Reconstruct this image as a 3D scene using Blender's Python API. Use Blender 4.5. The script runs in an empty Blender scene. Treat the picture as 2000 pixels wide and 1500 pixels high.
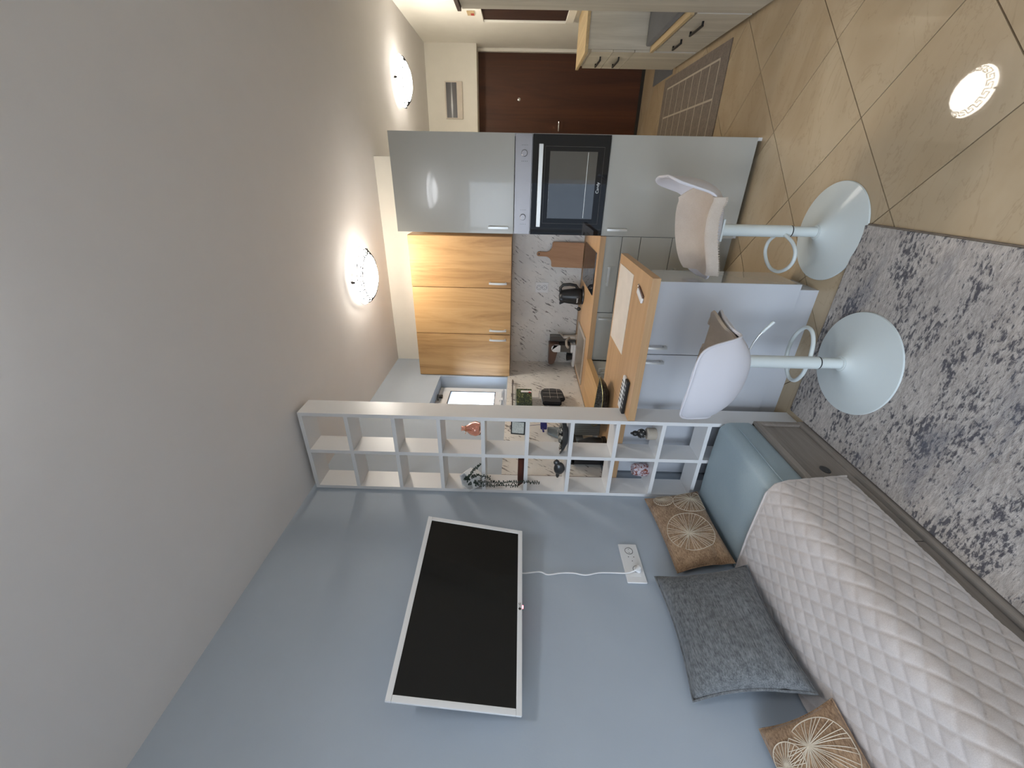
import bpy, bmesh, math, random
from mathutils import Vector, Matrix
R = random.Random(7)
C = bpy.context.scene.collection
sc = bpy.context.scene
PI = math.pi

# ------------------------------------------------------------------ camera
F, YAW, PITCH, ROLL, H = 787.24, 27.624, 0.573, 1.467, 1.5018
def cam_axes():
    y, p, r = map(math.radians, (YAW, PITCH, ROLL))
    f = Vector((-math.sin(y)*math.cos(p), math.cos(y)*math.cos(p), math.sin(p)))
    rt = Vector((math.cos(y), math.sin(y), 0)); up = rt.cross(f)
    return rt*math.cos(r)+up*math.sin(r), -rt*math.sin(r)+up*math.cos(r), f
_r, _u, _f = cam_axes()
cd = bpy.data.cameras.new('camera'); cam = bpy.data.objects.new('camera', cd); C.objects.link(cam)
cd.sensor_fit = 'HORIZONTAL'; cd.sensor_width = 36; cd.lens = F/2000*36; cd.clip_start = .02; cd.clip_end = 60
m3 = Matrix((-_u, _r, -_f)).transposed()          # the phone was held on its side: picture right is world down
cam.matrix_world = Matrix.Translation((0, 0, H)) @ m3.to_4x4()
sc.camera = cam
# ------------------------------------------------------------------ world and exposure
w = bpy.data.worlds.new('daylight'); sc.world = w; w.use_nodes = True
bg = w.node_tree.nodes['Background']; bg.inputs[1].default_value = 6.0
_t = w.node_tree; _s = _t.nodes.new('ShaderNodeSeparateXYZ'); _rp = _t.nodes.new('ShaderNodeValToRGB')
_tc = _t.nodes.new('ShaderNodeTexCoord'); _t.links.new(_tc.outputs['Generated'], _s.inputs[0])
_mp = _t.nodes.new('ShaderNodeMapRange'); _mp.inputs[1].default_value = -1; _t.links.new(_s.outputs[2], _mp.inputs[0]); _t.links.new(_mp.outputs[0], _rp.inputs[0])
_e = _rp.color_ramp.elements; _e[0].position = .495; _e[0].color = (.048, .056, .070, 1); _e[1].position = .515; _e[1].color = (.76, .84, .97, 1)
_x = _e.new(1.0); _x.color = (.62, .76, 1.0, 1); _t.links.new(_rp.outputs[0], bg.inputs[0])      # overcast sky above, dim street below the horizon
LAMP_KITCHEN, LAMP_HALL, LAMP_LIVING = 24.0, 20.0, 17.0
LAMP_COL = (1.0, .92, .81)
sc.view_settings.view_transform = 'Standard'; sc.view_settings.look = 'None'
sc.view_settings.gamma = 1; sc.view_settings.exposure = 0.85
try: sc.view_settings.use_curve_mapping = False
except Exception: pass
# window portal: guides sampling of the sky through the balcony door behind the camera
pl = bpy.data.lights.new('balcony_daylight', 'AREA'); pl.shape = 'RECTANGLE'; pl.size = 1.6; pl.size_y = 2.4
pl.cycles.is_portal = True
po = bpy.data.objects.new('balcony_daylight', pl); C.objects.link(po)
po.location = (-.85, -1.33, 1.22); po.rotation_euler = (PI/2, 0, 0)                  # an area lamp shines along its -Z: here towards +Y, into the room

# ------------------------------------------------------------------ materials
def srgb(r, g, b):
    f = lambda c: ((c/255+.055)/1.055)**2.4 if c > 10 else c/255/12.92
    return (f(r), f(g), f(b), 1)
MATS = {}
class N:
    def __init__(s, name):
        s.m = bpy.data.materials.new(name); s.m.use_nodes = True; s.t = s.m.node_tree
        s.p = s.t.nodes['Principled BSDF']; MATS[name] = s.m
    def n(s, t, **k):
        x = s.t.nodes.new(t)
        for a, b in k.items(): setattr(x, a, b)
        return x
    def l(s, a, b): s.t.links.new(a, b)
    def setp(s, **k):
        for a, b in k.items(): s.p.inputs[a.replace('_', ' ')].default_value = b
    def coord(s, kind='Object'):
        if kind == 'World': return s.n('ShaderNodeNewGeometry').outputs['Position']
        return s.n('ShaderNodeTexCoord').outputs[kind]
    def mapping(s, src, scale=(1, 1, 1), rot=(0, 0, 0), loc=(0, 0, 0)):
        q = s.n('ShaderNodeMapping'); q.inputs['Scale'].default_value = scale; q.inputs['Rotation'].default_value = rot
        q.inputs['Location'].default_value = loc
        s.l(src, q.inputs['Vector']); return q.outputs[0]
    def noise(s, vec, scale=5, detail=4, rough=.5, dist=0):
        q = s.n('ShaderNodeTexNoise'); s.l(vec, q.inputs['Vector'])
        q.inputs['Scale'].default_value = scale; q.inputs['Detail'].default_value = detail
        q.inputs['Roughness'].default_value = rough; q.inputs['Distortion'].default_value = dist
        return q.outputs['Fac']
    def ramp(s, fac, stops):
        q = s.n('ShaderNodeValToRGB'); e = q.color_ramp.elements
        while len(e) < len(stops): e.new(.5)
        for x, (p, c) in zip(e, stops): x.position = p; x.color = c if len(c) == 4 else (*c, 1)
        s.l(fac, q.inputs[0]); return q.outputs[0]
    def mix(s, fac, a, b, mode='MIX'):
        q = s.n('ShaderNodeMix', data_type='RGBA', blend_type=mode)
        if isinstance(fac, (int, float)): q.inputs[0].default_value = fac
        else: s.l(fac, q.inputs[0])
        for i, v in ((6, a), (7, b)):
            if isinstance(v, (tuple, list)): q.inputs[i].default_value = v
            else: s.l(v, q.inputs[i])
        return q.outputs[2]
    def math(s, op, a, b=0.0, c=None):
        q = s.n('ShaderNodeMath', operation=op)
        for i, v in enumerate((a, b) if c is None else (a, b, c)):
            if isinstance(v, (int, float)): q.inputs[i].default_value = v
            else: s.l(v, q.inputs[i])
        return q.outputs[0]
    def bump(s, h, strength=.2, dist=.002):
        q = s.n('ShaderNodeBump'); q.inputs['Strength'].default_value = strength; q.inputs['Distance'].default_value = dist
        s.l(h, q.inputs['Height']); s.l(q.outputs[0], s.p.inputs['Normal'])
def plain(name, col, rough=.5, metal=0, coat=0, bump=0, bscale=400, var=.03, spec=.5):
    a = N(name); a.setp(Roughness=rough, Metallic=metal); a.p.inputs['Coat Weight'].default_value = coat
    a.p.inputs['Specular IOR Level'].default_value = spec
    co = a.coord()
    nz = a.noise(co, 9, 3)
    k = tuple(min(1, c*(1-var*2)) for c in col[:3])+(1,); k2 = tuple(min(1, c*(1+var)) for c in col[:3])+(1,)
    a.l(a.ramp(nz, [(.3, k), (.7, k2)]), a.p.inputs['Base Color'])
    if bump: a.bump(a.noise(co, bscale, 2), bump, .001)
    return a.m
def wood(name, c1, c2, axis='Z', rough=.4, dens=1.0, coat=0, line=.5):
    a = N(name); a.setp(Roughness=rough); a.p.inputs['Coat Weight'].default_value = coat
    s = {'X': (.9, 14, 14), 'Y': (14, .9, 14), 'Z': (14, 14, .9)}[axis]
    co = a.mapping(a.coord(), tuple(v*dens for v in s))
    n1 = a.noise(co, 1.0, 5, .6, 1.2)
    s2 = {'X': (3, 120, 120), 'Y': (120, 3, 120), 'Z': (120, 120, 3)}[axis]
    n2 = a.noise(a.mapping(a.coord(), s2), 1.0, 3, .6)
    mixf = a.math('ADD', a.math('MULTIPLY', n1, 1-line*.4), a.math('MULTIPLY', n2, line*.4))
    a.l(a.ramp(mixf, [(.32, c2), (.5, tuple((x+y)/2 for x, y in zip(c1, c2))), (.68, c1)]), a.p.inputs['Base Color'])
    a.bump(n2, .08, .0005)
    return a.m
def fabric(name, c1, c2, scale=(220, 220, 220), rough=.9, blot=6, bump=.5, sheen=.2):
    a = N(name); a.setp(Roughness=rough); a.p.inputs['Sheen Weight'].default_value = sheen
    a.p.inputs['Specular IOR Level'].default_value = .2
    co = a.coord(); n1 = a.noise(a.mapping(co, scale), 1, 2, .7); n2 = a.noise(co, blot, 4, .6)
    f = a.math('ADD', a.math('MULTIPLY', n1, .6), a.math('MULTIPLY', n2, .4))
    a.l(a.ramp(f, [(.38, c1), (.62, c2)]), a.p.inputs['Base Color']); a.bump(n1, bump, .001)
    return a.m

M_ceil = plain('ceiling_paint', (.76, .74, .73, 1), .9, bump=.15, bscale=260, var=.005)
M_cream = plain('cream_paint', (.84, .81, .73, 1), .85, bump=.12, bscale=260, var=.01)
M_blue = plain('blue_grey_paint', (.41, .465, .53, 1), .8, bump=.15, bscale=260, var=.008)
M_white = plain('white_laminate', (.74, .74, .74, 1), .38, var=.004)
M_whitep = plain('white_plastic', (.80, .80, .80, 1), .35, var=.004)
M_stoolw = plain('white_seat_plastic', (.64, .63, .67, 1), .45, var=.004)
M_metalw = plain('white_lacquered_metal', (.66, .71, .70, 1), .38, bump=.05, bscale=900, var=.006, coat=.1)
M_sage = plain('light_sage_gloss', (.49, .49, .455, 1), .22, coat=.25, var=.006)
M_wgloss = plain('white_gloss', (.56, .575, .61, 1), .3, spec=.35, var=.004)
M_wmirror = plain('white_gloss_side', (.50, .50, .50, 1), .06, coat=1.0, var=.004)
M_black = plain('black_plastic', (.012, .012, .013, 1), .35, var=.02)
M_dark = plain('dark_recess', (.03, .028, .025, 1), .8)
M_steel = plain('brushed_steel', (.30, .285, .29, 1), .38, 1, bump=.05, bscale=500)
M_chrome = plain('chrome', (.75, .75, .76, 1), .12, 1)
M_alum = plain('satin_aluminium', (.72, .72, .70, 1), .35, .6)
M_glassb = plain('black_glass', (.008, .009, .012, 1), .04)
M_screen = plain('dark_screen', (.006, .006, .006, 1), .09, spec=.35)
M_oak = wood('light_oak_worktop', srgb(200, 164, 122), srgb(174, 136, 96), 'X', .42, .8)
M_oaky = wood('light_oak_worktop_side', srgb(210, 172, 120), srgb(180, 140, 92), 'Y', .42, .8)
def upper_wood():
    a = N('honey_oak'); a.setp(Roughness=.42); co = a.coord()
    n1 = a.noise(a.mapping(co, (7, 7, .8)), 1.0, 7, .62, 2.2)
    n2 = a.noise(a.mapping(co, (150, 150, 2.5)), 1.0, 3, .6)
    n3 = a.noise(a.mapping(co, (2.2, 2.2, .6), loc=(3, 1, 2)), 1.0, 2, .5)
    f = a.math('ADD', a.math('ADD', a.math('MULTIPLY', n1, .62), a.math('MULTIPLY', n2, .14)), a.math('MULTIPLY', n3, .24))
    a.l(a.ramp(f, [(.38, srgb(150, 111, 68)), (.47, srgb(170, 132, 86)), (.55, srgb(184, 146, 98)), (.66, srgb(192, 155, 108))]), a.p.inputs['Base Color'])
    a.bump(n2, .1, .0005); return a.m
M_upper = upper_wood()
M_ash = wood('grey_ash_wood', srgb(168, 158, 148), srgb(118, 109, 102), 'Y', .6, .7)
M_ashz = wood('grey_ash_wood_upright', srgb(226, 220, 206), srgb(192, 185, 170), 'Z', .6, .7)
M_oaktop = wood('pale_oak_top', srgb(214, 192, 150), srgb(186, 160, 118), 'Y', .5, 1)
M_door = wood('dark_red_brown_door', srgb(96, 54, 28), srgb(62, 32, 16), 'Z', .5, .35, line=.5)
M_board = wood('beech_board', srgb(190, 146, 108), srgb(166, 120, 84), 'Z', .6, .6)
M_wedge = wood('red_brown_wood', srgb(96, 48, 32), srgb(48, 24, 18), 'X', .35, 3)
M_mattress = fabric('blue_grey_leatherette', srgb(156, 172, 180), srgb(166, 182, 188), (300, 300, 300), .42, 5, .1, 0)
M_quilt = fabric('cream_quilt', srgb(186, 176, 170), srgb(204, 195, 190), (500, 500, 500), .62, 6, .15, .4)
M_linen = fabric('grey_linen', srgb(80, 82, 84), srgb(126, 128, 129), (330, 26, 330), .95, 60, .6)
M_brown = fabric('tan_brown_chenille', srgb(126, 100, 78), srgb(184, 154, 124), (260, 60, 260), .95, 18, .8)
M_thread = fabric('cream_thread', srgb(205, 190, 168), srgb(222, 210, 190), (900, 900, 900), .9)
M_throw = fabric('beige_towelling', srgb(190, 176, 162), srgb(204, 192, 180), (420, 420, 420), .95, 12, .8)
M_throw2 = fabric('taupe_towelling', srgb(168, 154, 138), srgb(184, 170, 154), (420, 420, 420), .95, 12, .8)
M_cush = fabric('dark_grey_cushion', srgb(84, 84, 86), srgb(98, 98, 100), (300, 300, 300), .9)
M_mitt = fabric('black_cotton', srgb(14, 14, 18), srgb(24, 24, 28), (400, 400, 400), .9)
M_leaf = plain('dark_green_leaf', srgb(38, 56, 44), .5, var=.3)
M_planter = plain('matt_white_ceramic', (.80, .81, .81, 1), .6)
M_silver = plain('antique_silver', (.40, .38, .34, 1), .35, .8, bump=.8, bscale=90, var=.3)
M_gun = plain('gunmetal', (.10, .10, .10, 1), .3, .7, bump=.5, bscale=60, var=.3)
M_bronze = plain('dark_bronze', (.05, .05, .05, 1), .35, .6)
M_gold = plain('gold_rim', (.75, .60, .25, 1), .25, 1)
M_sill = plain('stone_candle', srgb(176, 166, 152), .7)
M_rubber = plain('black_rubber', (.01, .01, .01, 1), .7)
M_ink = plain('etched_line', (.006, .006, .006, 1), 1.0, spec=0.0)
M_redbrown = plain('dark_wood_trim', srgb(92, 62, 54), .5)
M_grout = plain('tile_grout', srgb(118, 98, 74), .9)
M_paper = plain('cream_paper', srgb(216, 206, 194), .8)
M_brownpl = plain('brown_gloss_plastic', srgb(104, 78, 66), .3)
M_greypl = plain('smoky_grey_plastic', srgb(92, 88, 84), .25)
M_navy = plain('navy_plastic', srgb(28, 34, 110), .4)
M_red = plain('red_label', srgb(180, 50, 50), .5)
M_greenl = plain('green_packet', srgb(34, 62, 40), .5, var=.3)
M_lime = plain('yellow_green_print', srgb(140, 150, 70), .5, var=.3)

def glass(name, col, rough=.02, alpha=None):
    a = N(name); a.setp(Roughness=rough); a.p.inputs['Base Color'].default_value = col
    a.p.inputs['Transmission Weight'].default_value = 1; a.p.inputs['IOR'].default_value = 1.45
    return a.m
M_pink = glass('rose_glass', (.95, .62, .52, 1))
M_clear = glass('clear_glass', (.97, .98, .98, 1))
def pane_mat():                                     # thin window pane: mostly clear with a faint mirror
    a = N('window_pane_glass')
    tr = a.n('ShaderNodeBsdfTransparent'); tr.inputs[0].default_value = (.96, .98, .98, 1)
    gl = a.n('ShaderNodeBsdfGlossy'); gl.inputs['Roughness'].default_value = .02
    mx = a.n('ShaderNodeMixShader'); mx.inputs[0].default_value = .07
    a.l(tr.outputs[0], mx.inputs[1]); a.l(gl.outputs[0], mx.inputs[2])
    a.l(mx.outputs[0], a.t.nodes['Material Output'].inputs['Surface']); return a.m
M_pane = pane_mat()
def lamp_mat(name, strength):
    a = N(name); a.p.inputs['Base Color'].default_value = (.9, .88, .82, 1)
    a.p.inputs['Emission Color'].default_value = (*LAMP_COL, 1); a.p.inputs['Emission Strength'].default_value = strength
    return a.m
M_lampk = lamp_mat('lit_glass_kitchen', LAMP_KITCHEN); M_lamph = lamp_mat('lit_glass_hall', LAMP_HALL)
M_lampl = lamp_mat('lit_glass_living', LAMP_LIVING); MATS['lit_glass_living'].node_tree.nodes['Principled BSDF'].inputs['Emission Color'].default_value = (.92, .95, 1.0, 1)
M_led = lamp_mat('red_led', 4); MATS['red_led'].node_tree.nodes['Principled BSDF'].inputs['Emission Color'].default_value = (1, .1, .15, 1)

def tile_mat():
    a = N('beige_floor_tile'); a.setp(Roughness=.1); a.p.inputs['Specular IOR Level'].default_value = .27
    co = a.coord('World'); oi = a.n('ShaderNodeObjectInfo')
    add = a.n('ShaderNodeVectorMath', operation='ADD'); a.l(co, add.inputs[0])
    cx = a.n('ShaderNodeCombineXYZ'); rr = a.math('MULTIPLY', oi.outputs['Random'], 37.0)
    for i in range(3): a.l(rr, cx.inputs[i])
    a.l(cx.outputs[0], add.inputs[1]); v = add.outputs[0]
    n1 = a.noise(a.mapping(v, (1.2, 2.2, 1), (0, 0, .5)), 1.1, 5, .5, .8)
    base = a.ramp(n1, [(.30, srgb(178, 157, 127)), (.5, srgb(187, 167, 138)), (.72, srgb(196, 178, 150))])
    v2 = a.noise(a.mapping(v, (1, 2.2, 1), (0, 0, .6)), 1.3, 5, .6, 2.5)
    vein = a.ramp(a.math('ABSOLUTE', a.math('SUBTRACT', v2, .5)), [(0, (1, 1, 1)), (.012, (0, 0, 0))])
    col = a.mix(a.math('MULTIPLY', vein, .22), base, srgb(136, 112, 84))
    a.l(col, a.p.inputs['Base Color'])
    a.l(a.ramp(n1, [(.3, (.015,)*3), (.7, (.03,)*3)]), a.p.inputs['Roughness'])
    return a.m
M_tile = tile_mat()

def marble_mat():
    a = N('white_marble_splashback'); a.setp(Roughness=.35)
    sp = a.n('ShaderNodeSeparateXYZ'); a.l(a.coord('World'), sp.inputs[0])
    h = a.math('ADD', sp.outputs[0], sp.outputs[1])
    cx = a.n('ShaderNodeCombineXYZ'); a.l(h, cx.inputs[0]); a.l(sp.outputs[2], cx.inputs[1])
    v = cx.outputs[0]
    n0 = a.noise(v, 3.0, 5, .6)
    base = a.ramp(n0, [(.3, (.63, .61, .58)), (.7, (.80, .775, .73))])
    q = a.mapping(v, (1, 1, 1), (0, 0, -.96))
    n1 = a.noise(a.mapping(q, (9, 42, 1)), 1.5, 4, .62, .6)
    n2 = a.noise(v, 8, 3, .5)
    f = a.math('ADD', n1, a.math('MULTIPLY', a.math('SUBTRACT', n2, .5), .45))
    d = a.ramp(f, [(.60, (0, 0, 0)), (.66, (1, 1, 1))])
    n3 = a.noise(a.mapping(q, (3, 16, 1), loc=(4, 4, 0)), 1.5, 4, .6, .8)
    d2 = a.ramp(n3, [(.60, (0, 0, 0)), (.68, (1, 1, 1))])
    col = a.mix(a.math('MULTIPLY', d2, .28), base, (.22, .20, .19, 1))
    col = a.mix(a.math('MULTIPLY', d, .8), col, (.07, .055, .05, 1))
    a.l(col, a.p.inputs['Base Color']); return a.m
M_marble = marble_mat()

def rug_mat():
    a = N('grey_abstract_rug'); a.setp(Roughness=.95); a.p.inputs['Specular IOR Level'].default_value = .1
    a.p.inputs['Sheen Weight'].default_value = .1
    co = a.coord()
    n1 = a.noise(a.mapping(co, (3.0, 3.0, 1)), 1.3, 6, .7, .6)
    base = a.ramp(n1, [(.3, srgb(158, 148, 140)), (.5, srgb(184, 175, 167)), (.7, srgb(206, 198, 190))])
    fine = a.noise(a.mapping(co, (26, 70, 1)), 1.0, 4, .7, .4)
    base = a.mix(.55, base, a.ramp(fine, [(.3, srgb(128, 120, 114)), (.7, srgb(212, 204, 196))]), 'MIX')
    blob = a.noise(a.mapping(co, (3.2, 7.0, 1), (0, 0, .25)), 1.2, 4, .65, .4)
    spk = a.noise(a.mapping(co, (34, 78, 1), (0, 0, .25)), 1.0, 4, .7, .3)
    s = a.math('ADD', a.math('MULTIPLY', blob, .62), a.math('MULTIPLY', spk, .78))
    d = a.ramp(s, [(.715, (0, 0, 0)), (.80, (1, 1, 1))])
    col = a.mix(a.math('MULTIPLY', d, .85), base, srgb(62, 62, 72))
    b2 = a.noise(a.mapping(co, (1.4, 4.2, 1), loc=(3, 5, 0)), 1.2, 4, .65, .5)
    col = a.mix(a.math('MULTIPLY', a.ramp(b2, [(.56, (0, 0, 0)), (.68, (1, 1, 1))]), .45), col, srgb(96, 100, 112))
    a.l(col, a.p.inputs['Base Color'])
    a.bump(a.math('ADD', fine, spk), .8, .004); return a.m
M_rug = rug_mat()
M_mat = fabric('grey_brown_flatweave', srgb(104, 92, 80), srgb(134, 120, 106), (500, 60, 60), .95, 30, .5)
M_strip = fabric('cream_woven_line', srgb(184, 170, 150), srgb(196, 184, 164), (500, 500, 60), .95)

def print_mat(name, kind):
    a = N(name); a.setp(Roughness=.4); co = a.coord('Generated')
    sp = a.n('ShaderNodeSeparateXYZ'); a.l(co, sp.inputs[0])
    if kind == 'seascape':      # dark grey sea with a pale streak across the middle
        n = a.noise(a.mapping(co, (2, 1, 7)), 3, 5, .6)
        z = a.math('ABSOLUTE', a.math('SUBTRACT', sp.outputs[2], .48))
        x = a.math('ABSOLUTE', a.math('SUBTRACT', sp.outputs[0], .35))
        f = a.math('ADD', z, a.math('MULTIPLY', x, .12))
        streak = a.ramp(f, [(.03, (.85, .86, .88)), (.12, (.10, .10, .11)), (.5, (.05, .05, .055))])
        a.l(a.mix(a.math('MULTIPLY', n, .4), streak, (.16, .15, .15, 1)), a.p.inputs['Base Color'])
    elif kind == 'sketch':      # pale card with grey botanical scribble
        n = a.noise(a.mapping(co, (3, 3, 3)), 3, 4, .6, 2.5)
        d = a.ramp(a.math('ABSOLUTE', a.math('SUBTRACT', n, .5)), [(.0, (.10, .09, .08)), (.03, (.62, .64, .58)), (.3, (.70, .70, .64))])
        a.l(d, a.p.inputs['Base Color'])
    elif kind == 'packet':      # green packet with pale yellow print
        n = a.noise(a.mapping(co, (6, 6, 6)), 2.4, 3, .6, .5)
        a.l(a.ramp(n, [(.50, srgb(20, 40, 28)), (.55, srgb(34, 60, 36)), (.60, srgb(120, 124, 66)), (.70, srgb(180, 176, 136))]), a.p.inputs['Base Color'])
    elif kind == 'flowers':
        n = a.noise(a.mapping(co, (4, 4, 4)), 1.6, 3, .6, .7)
        a.l(a.ramp(n, [(.50, srgb(186, 178, 186)), (.54, srgb(150, 100, 96)), (.58, srgb(84, 14, 24)), (.70, srgb(170, 100, 70))]), a.p.inputs['Base Color'])
    elif kind == 'mosaic':
        v = a.n('ShaderNodeTexVoronoi'); a.l(a.coord(), v.inputs['Vector']); v.inputs['Scale'].default_value = 90
        a.l(a.ramp(v.outputs['Distance'], [(.0, (.10, .10, .09)), (.5, (.035, .035, .03)), (.7, (.008, .008, .008))]), a.p.inputs['Base Color'])
        a.p.inputs['Roughness'].default_value = .3
    return a.m
M_sea = print_mat('dark_seascape_print', 'seascape'); M_sketch = print_mat('sketch_print', 'sketch')
M_packet = print_mat('tea_packet_print', 'packet'); M_flower = print_mat('red_flower_print', 'flowers'); M_mosaic = print_mat('black_mosaic', 'mosaic')
def mirror_mat():
    a = N('mirror_glass'); a.setp(Metallic=1.0, Roughness=.02); a.p.inputs['Base Color'].default_value = (.85, .86, .86, 1); return a.m
M_mirror = mirror_mat()

# ------------------------------------------------------------------ mesh helpers
class MB:
    def __init__(s): s.bm = bmesh.new(); s.wn = False
    def box(s, x0, x1, y0, y1, z0, z1, bev=0, seg=2, M=None):
        r = bmesh.ops.create_cube(s.bm, size=1)['verts']
        for v in r: v.co = Vector((x0+(v.co.x+.5)*(x1-x0), y0+(v.co.y+.5)*(y1-y0), z0+(v.co.z+.5)*(z1-z0)))
        if M is not None:
            for v in r: v.co = M @ v.co
        if bev:
            s.wn = True
            es = list({e for v in r for e in v.link_edges})
            bmesh.ops.bevel(s.bm, geom=es, offset=bev, segments=seg, affect='EDGES', profile=.5)
        return s
    def rings(s, rings, closed=True, cap0=True, cap1=True, loop=False):
        vs = [[s.bm.verts.new(p) for p in ring] for ring in rings]
        n = len(rings[0]); K = len(vs)
        for i in range(K if loop else K-1):
            a, b = vs[i], vs[(i+1) % K]
            for j in range(n if closed else n-1):
                q = (a[j], a[(j+1) % n], b[(j+1) % n], b[j])
                if len(set(q)) == 4: s.bm.faces.new(q)
        if closed and not loop:
            if cap0: s.bm.faces.new(list(reversed(vs[0])))
            if cap1: s.bm.faces.new(vs[-1])
        return s
    def lathe(s, prof, c=(0, 0, 0), n=32, sx=1, sy=1, cap0=True, cap1=True):
        rs = [[(c[0]+r*sx*math.cos(2*PI*k/n), c[1]+r*sy*math.sin(2*PI*k/n), c[2]+z) for k in range(n)] for r, z in prof]
        return s.rings(rs, cap0=cap0, cap1=cap1)
    def tube(s, pts, r, n=10, loop=False):
        P = [Vector(p) for p in pts]; K = len(P); rs = []
        prev = None
        for i, p in enumerate(P):
            if loop: d = P[(i+1) % K]-P[i-1]
            else: d = P[min(i+1, K-1)]-P[max(i-1, 0)]
            d.normalize()
            if prev is None:
                a = Vector((0, 0, 1)) if abs(d.z) < .9 else Vector((1, 0, 0)); x = d.cross(a).normalized()
            else: x = (prev-d*prev.dot(d)).normalized()
            prev = x; y = d.cross(x); rr = r[i] if isinstance(r, (list, tuple)) else r
            rs.append([p+x*rr*math.cos(2*PI*k/n)+y*rr*math.sin(2*PI*k/n) for k in range(n)])
        return s.rings(rs, loop=loop)
    def prism(s, poly, axis, a, b, bev=0):
        def P(p, t): return {'X': (t, p[0], p[1]), 'Y': (p[0], t, p[1]), 'Z': (p[0], p[1], t)}[axis]
        v0 = [s.bm.verts.new(P(p, a)) for p in poly]; v1 = [s.bm.verts.new(P(p, b)) for p in poly]
        n = len(poly); fs = [s.bm.faces.new(v0), s.bm.faces.new(list(reversed(v1)))]
        for i in range(n): fs.append(s.bm.faces.new((v0[i], v1[i], v1[(i+1) % n], v0[(i+1) % n])))
        bmesh.ops.recalc_face_normals(s.bm, faces=fs)
        if bev:
            s.wn = True
            bmesh.ops.bevel(s.bm, geom=list({e for f in fs for e in f.edges}), offset=bev, segments=2, affect='EDGES')
        return s
    def sheet(s, fn, nu, nv, th=0, closed_u=False):
        g = [[Vector(fn(i/nu, j/nv)) for j in range(nv+1)] for i in range(nu+1)]
        top = [[s.bm.verts.new(p) for p in row] for row in g]
        for i in range(nu):
            for j in range(nv): s.bm.faces.new((top[i][j], top[i+1][j], top[i+1][j+1], top[i][j+1]))
        if th:
            def nrm(i, j):
                a = g[min(i+1, nu)][j]-g[max(i-1, 0)][j]; b = g[i][min(j+1, nv)]-g[i][max(j-1, 0)]
                k = a.cross(b); return k.normalized() if k.length > 1e-12 else Vector((0, 0, 1))
            bot = [[s.bm.verts.new(g[i][j]-nrm(i, j)*th) for j in range(nv+1)] for i in range(nu+1)]
            for i in range(nu):
                for j in range(nv): s.bm.faces.new((bot[i][j], bot[i][j+1], bot[i+1][j+1], bot[i+1][j]))
            for i in range(nu):
                s.bm.faces.new((top[i][0], bot[i][0], bot[i+1][0], top[i+1][0])); s.bm.faces.new((top[i+1][nv], bot[i+1][nv], bot[i][nv], top[i][nv]))
            for j in range(nv):
                s.bm.faces.new((top[0][j+1], bot[0][j+1], bot[0][j], top[0][j])); s.bm.faces.new((top[nu][j], bot[nu][j], bot[nu][j+1], top[nu][j+1]))
        return s
    def ball(s, c, r, sx=1, sy=1, sz=1, seg=16, rg=10, M=None):
        mm = Matrix.Translation(c) @ (M if M is not None else Matrix()) @ Matrix.Diagonal((r*sx, r*sy, r*sz, 1))
        bmesh.ops.create_uvsphere(s.bm, u_segments=seg, v_segments=rg, radius=1, matrix=mm); return s
    def xf(s, M): bmesh.ops.transform(s.bm, matrix=M, verts=s.bm.verts); return s
INV = {}
def link(name, mb, m, parent=None, loc=None, smooth=38, kind=None, label=None):
    """one mesh object; mb holds world coordinates, turned local to its thing's base"""
    bm = mb.bm
    if parent is not None: T = INV[parent.name]
    elif loc is not None: T = Matrix.Translation(loc).inverted()
    else: T = Matrix()
    bmesh.ops.transform(bm, matrix=T, verts=bm.verts)
    bmesh.ops.recalc_face_normals(bm, faces=bm.faces)
    if smooth:
        lim = math.radians(smooth)
        for f in bm.faces: f.smooth = True
        for e in bm.edges:
            if len(e.link_faces) == 2 and e.calc_face_angle(0) > lim: e.smooth = False
    me = bpy.data.meshes.new(name); bm.to_mesh(me); bm.free(); me.materials.append(m)
    o = bpy.data.objects.new(name, me); C.objects.link(o)
    if mb.wn and smooth:
        wm = o.modifiers.new('flat_faces', 'WEIGHTED_NORMAL'); wm.keep_sharp = True; wm.weight = 100
    if parent is not None: o.parent = parent
    elif loc is not None: o.location = loc
    INV[o.name] = T
    if kind: o['kind'] = kind
    if label: o['label'] = label
    return o
def thing(name, label, cat, loc=(0, 0, 0), rz=0, group=None):
    o = bpy.data.objects.new(name, None); C.objects.link(o); o.location = loc; o.rotation_euler = (0, 0, rz)
    o['label'] = label; o['category'] = cat
    if group: o['group'] = group
    INV[o.name] = (Matrix.Translation(loc) @ Matrix.Rotation(rz, 4, 'Z')).inverted()
    return o
def tag(o, label, cat, group=None):
    o['label'] = label; o['category'] = cat
    if group: o['group'] = group
    return o
def struct(name, mb, m, parent=None, smooth=0):
    o = link(name, mb, m, parent, smooth=smooth)
    if parent is None: o['kind'] = 'structure'
    return o
def bx(*a, **k): return MB().box(*a, **k)
def textmesh(name, txt, size, M, m, parent, ext=.0006):
    cu = bpy.data.curves.new(name, 'FONT'); cu.body = txt; cu.size = size; cu.extrude = ext; cu.align_x = 'CENTER'; cu.align_y = 'CENTER'
    t = bpy.data.objects.new(name+'_c', cu); C.objects.link(t)
    dg = bpy.context.evaluated_depsgraph_get(); me = bpy.data.meshes.new_from_object(t.evaluated_get(dg))
    bpy.data.objects.remove(t); bpy.data.curves.remove(cu)
    me.transform(M); me.transform(INV[parent.name]); me.materials.clear(); me.materials.append(m)
    o = bpy.data.objects.new(name, me); C.objects.link(o); o.parent = parent; INV[o.name] = INV[parent.name]; return o
def copy_tree(o, parent=None):
    c = o.copy(); C.objects.link(c); c.parent = parent
    INV[c.name] = INV[o.name]
    for ch in o.children: copy_tree(ch, c)
    return c
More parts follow.
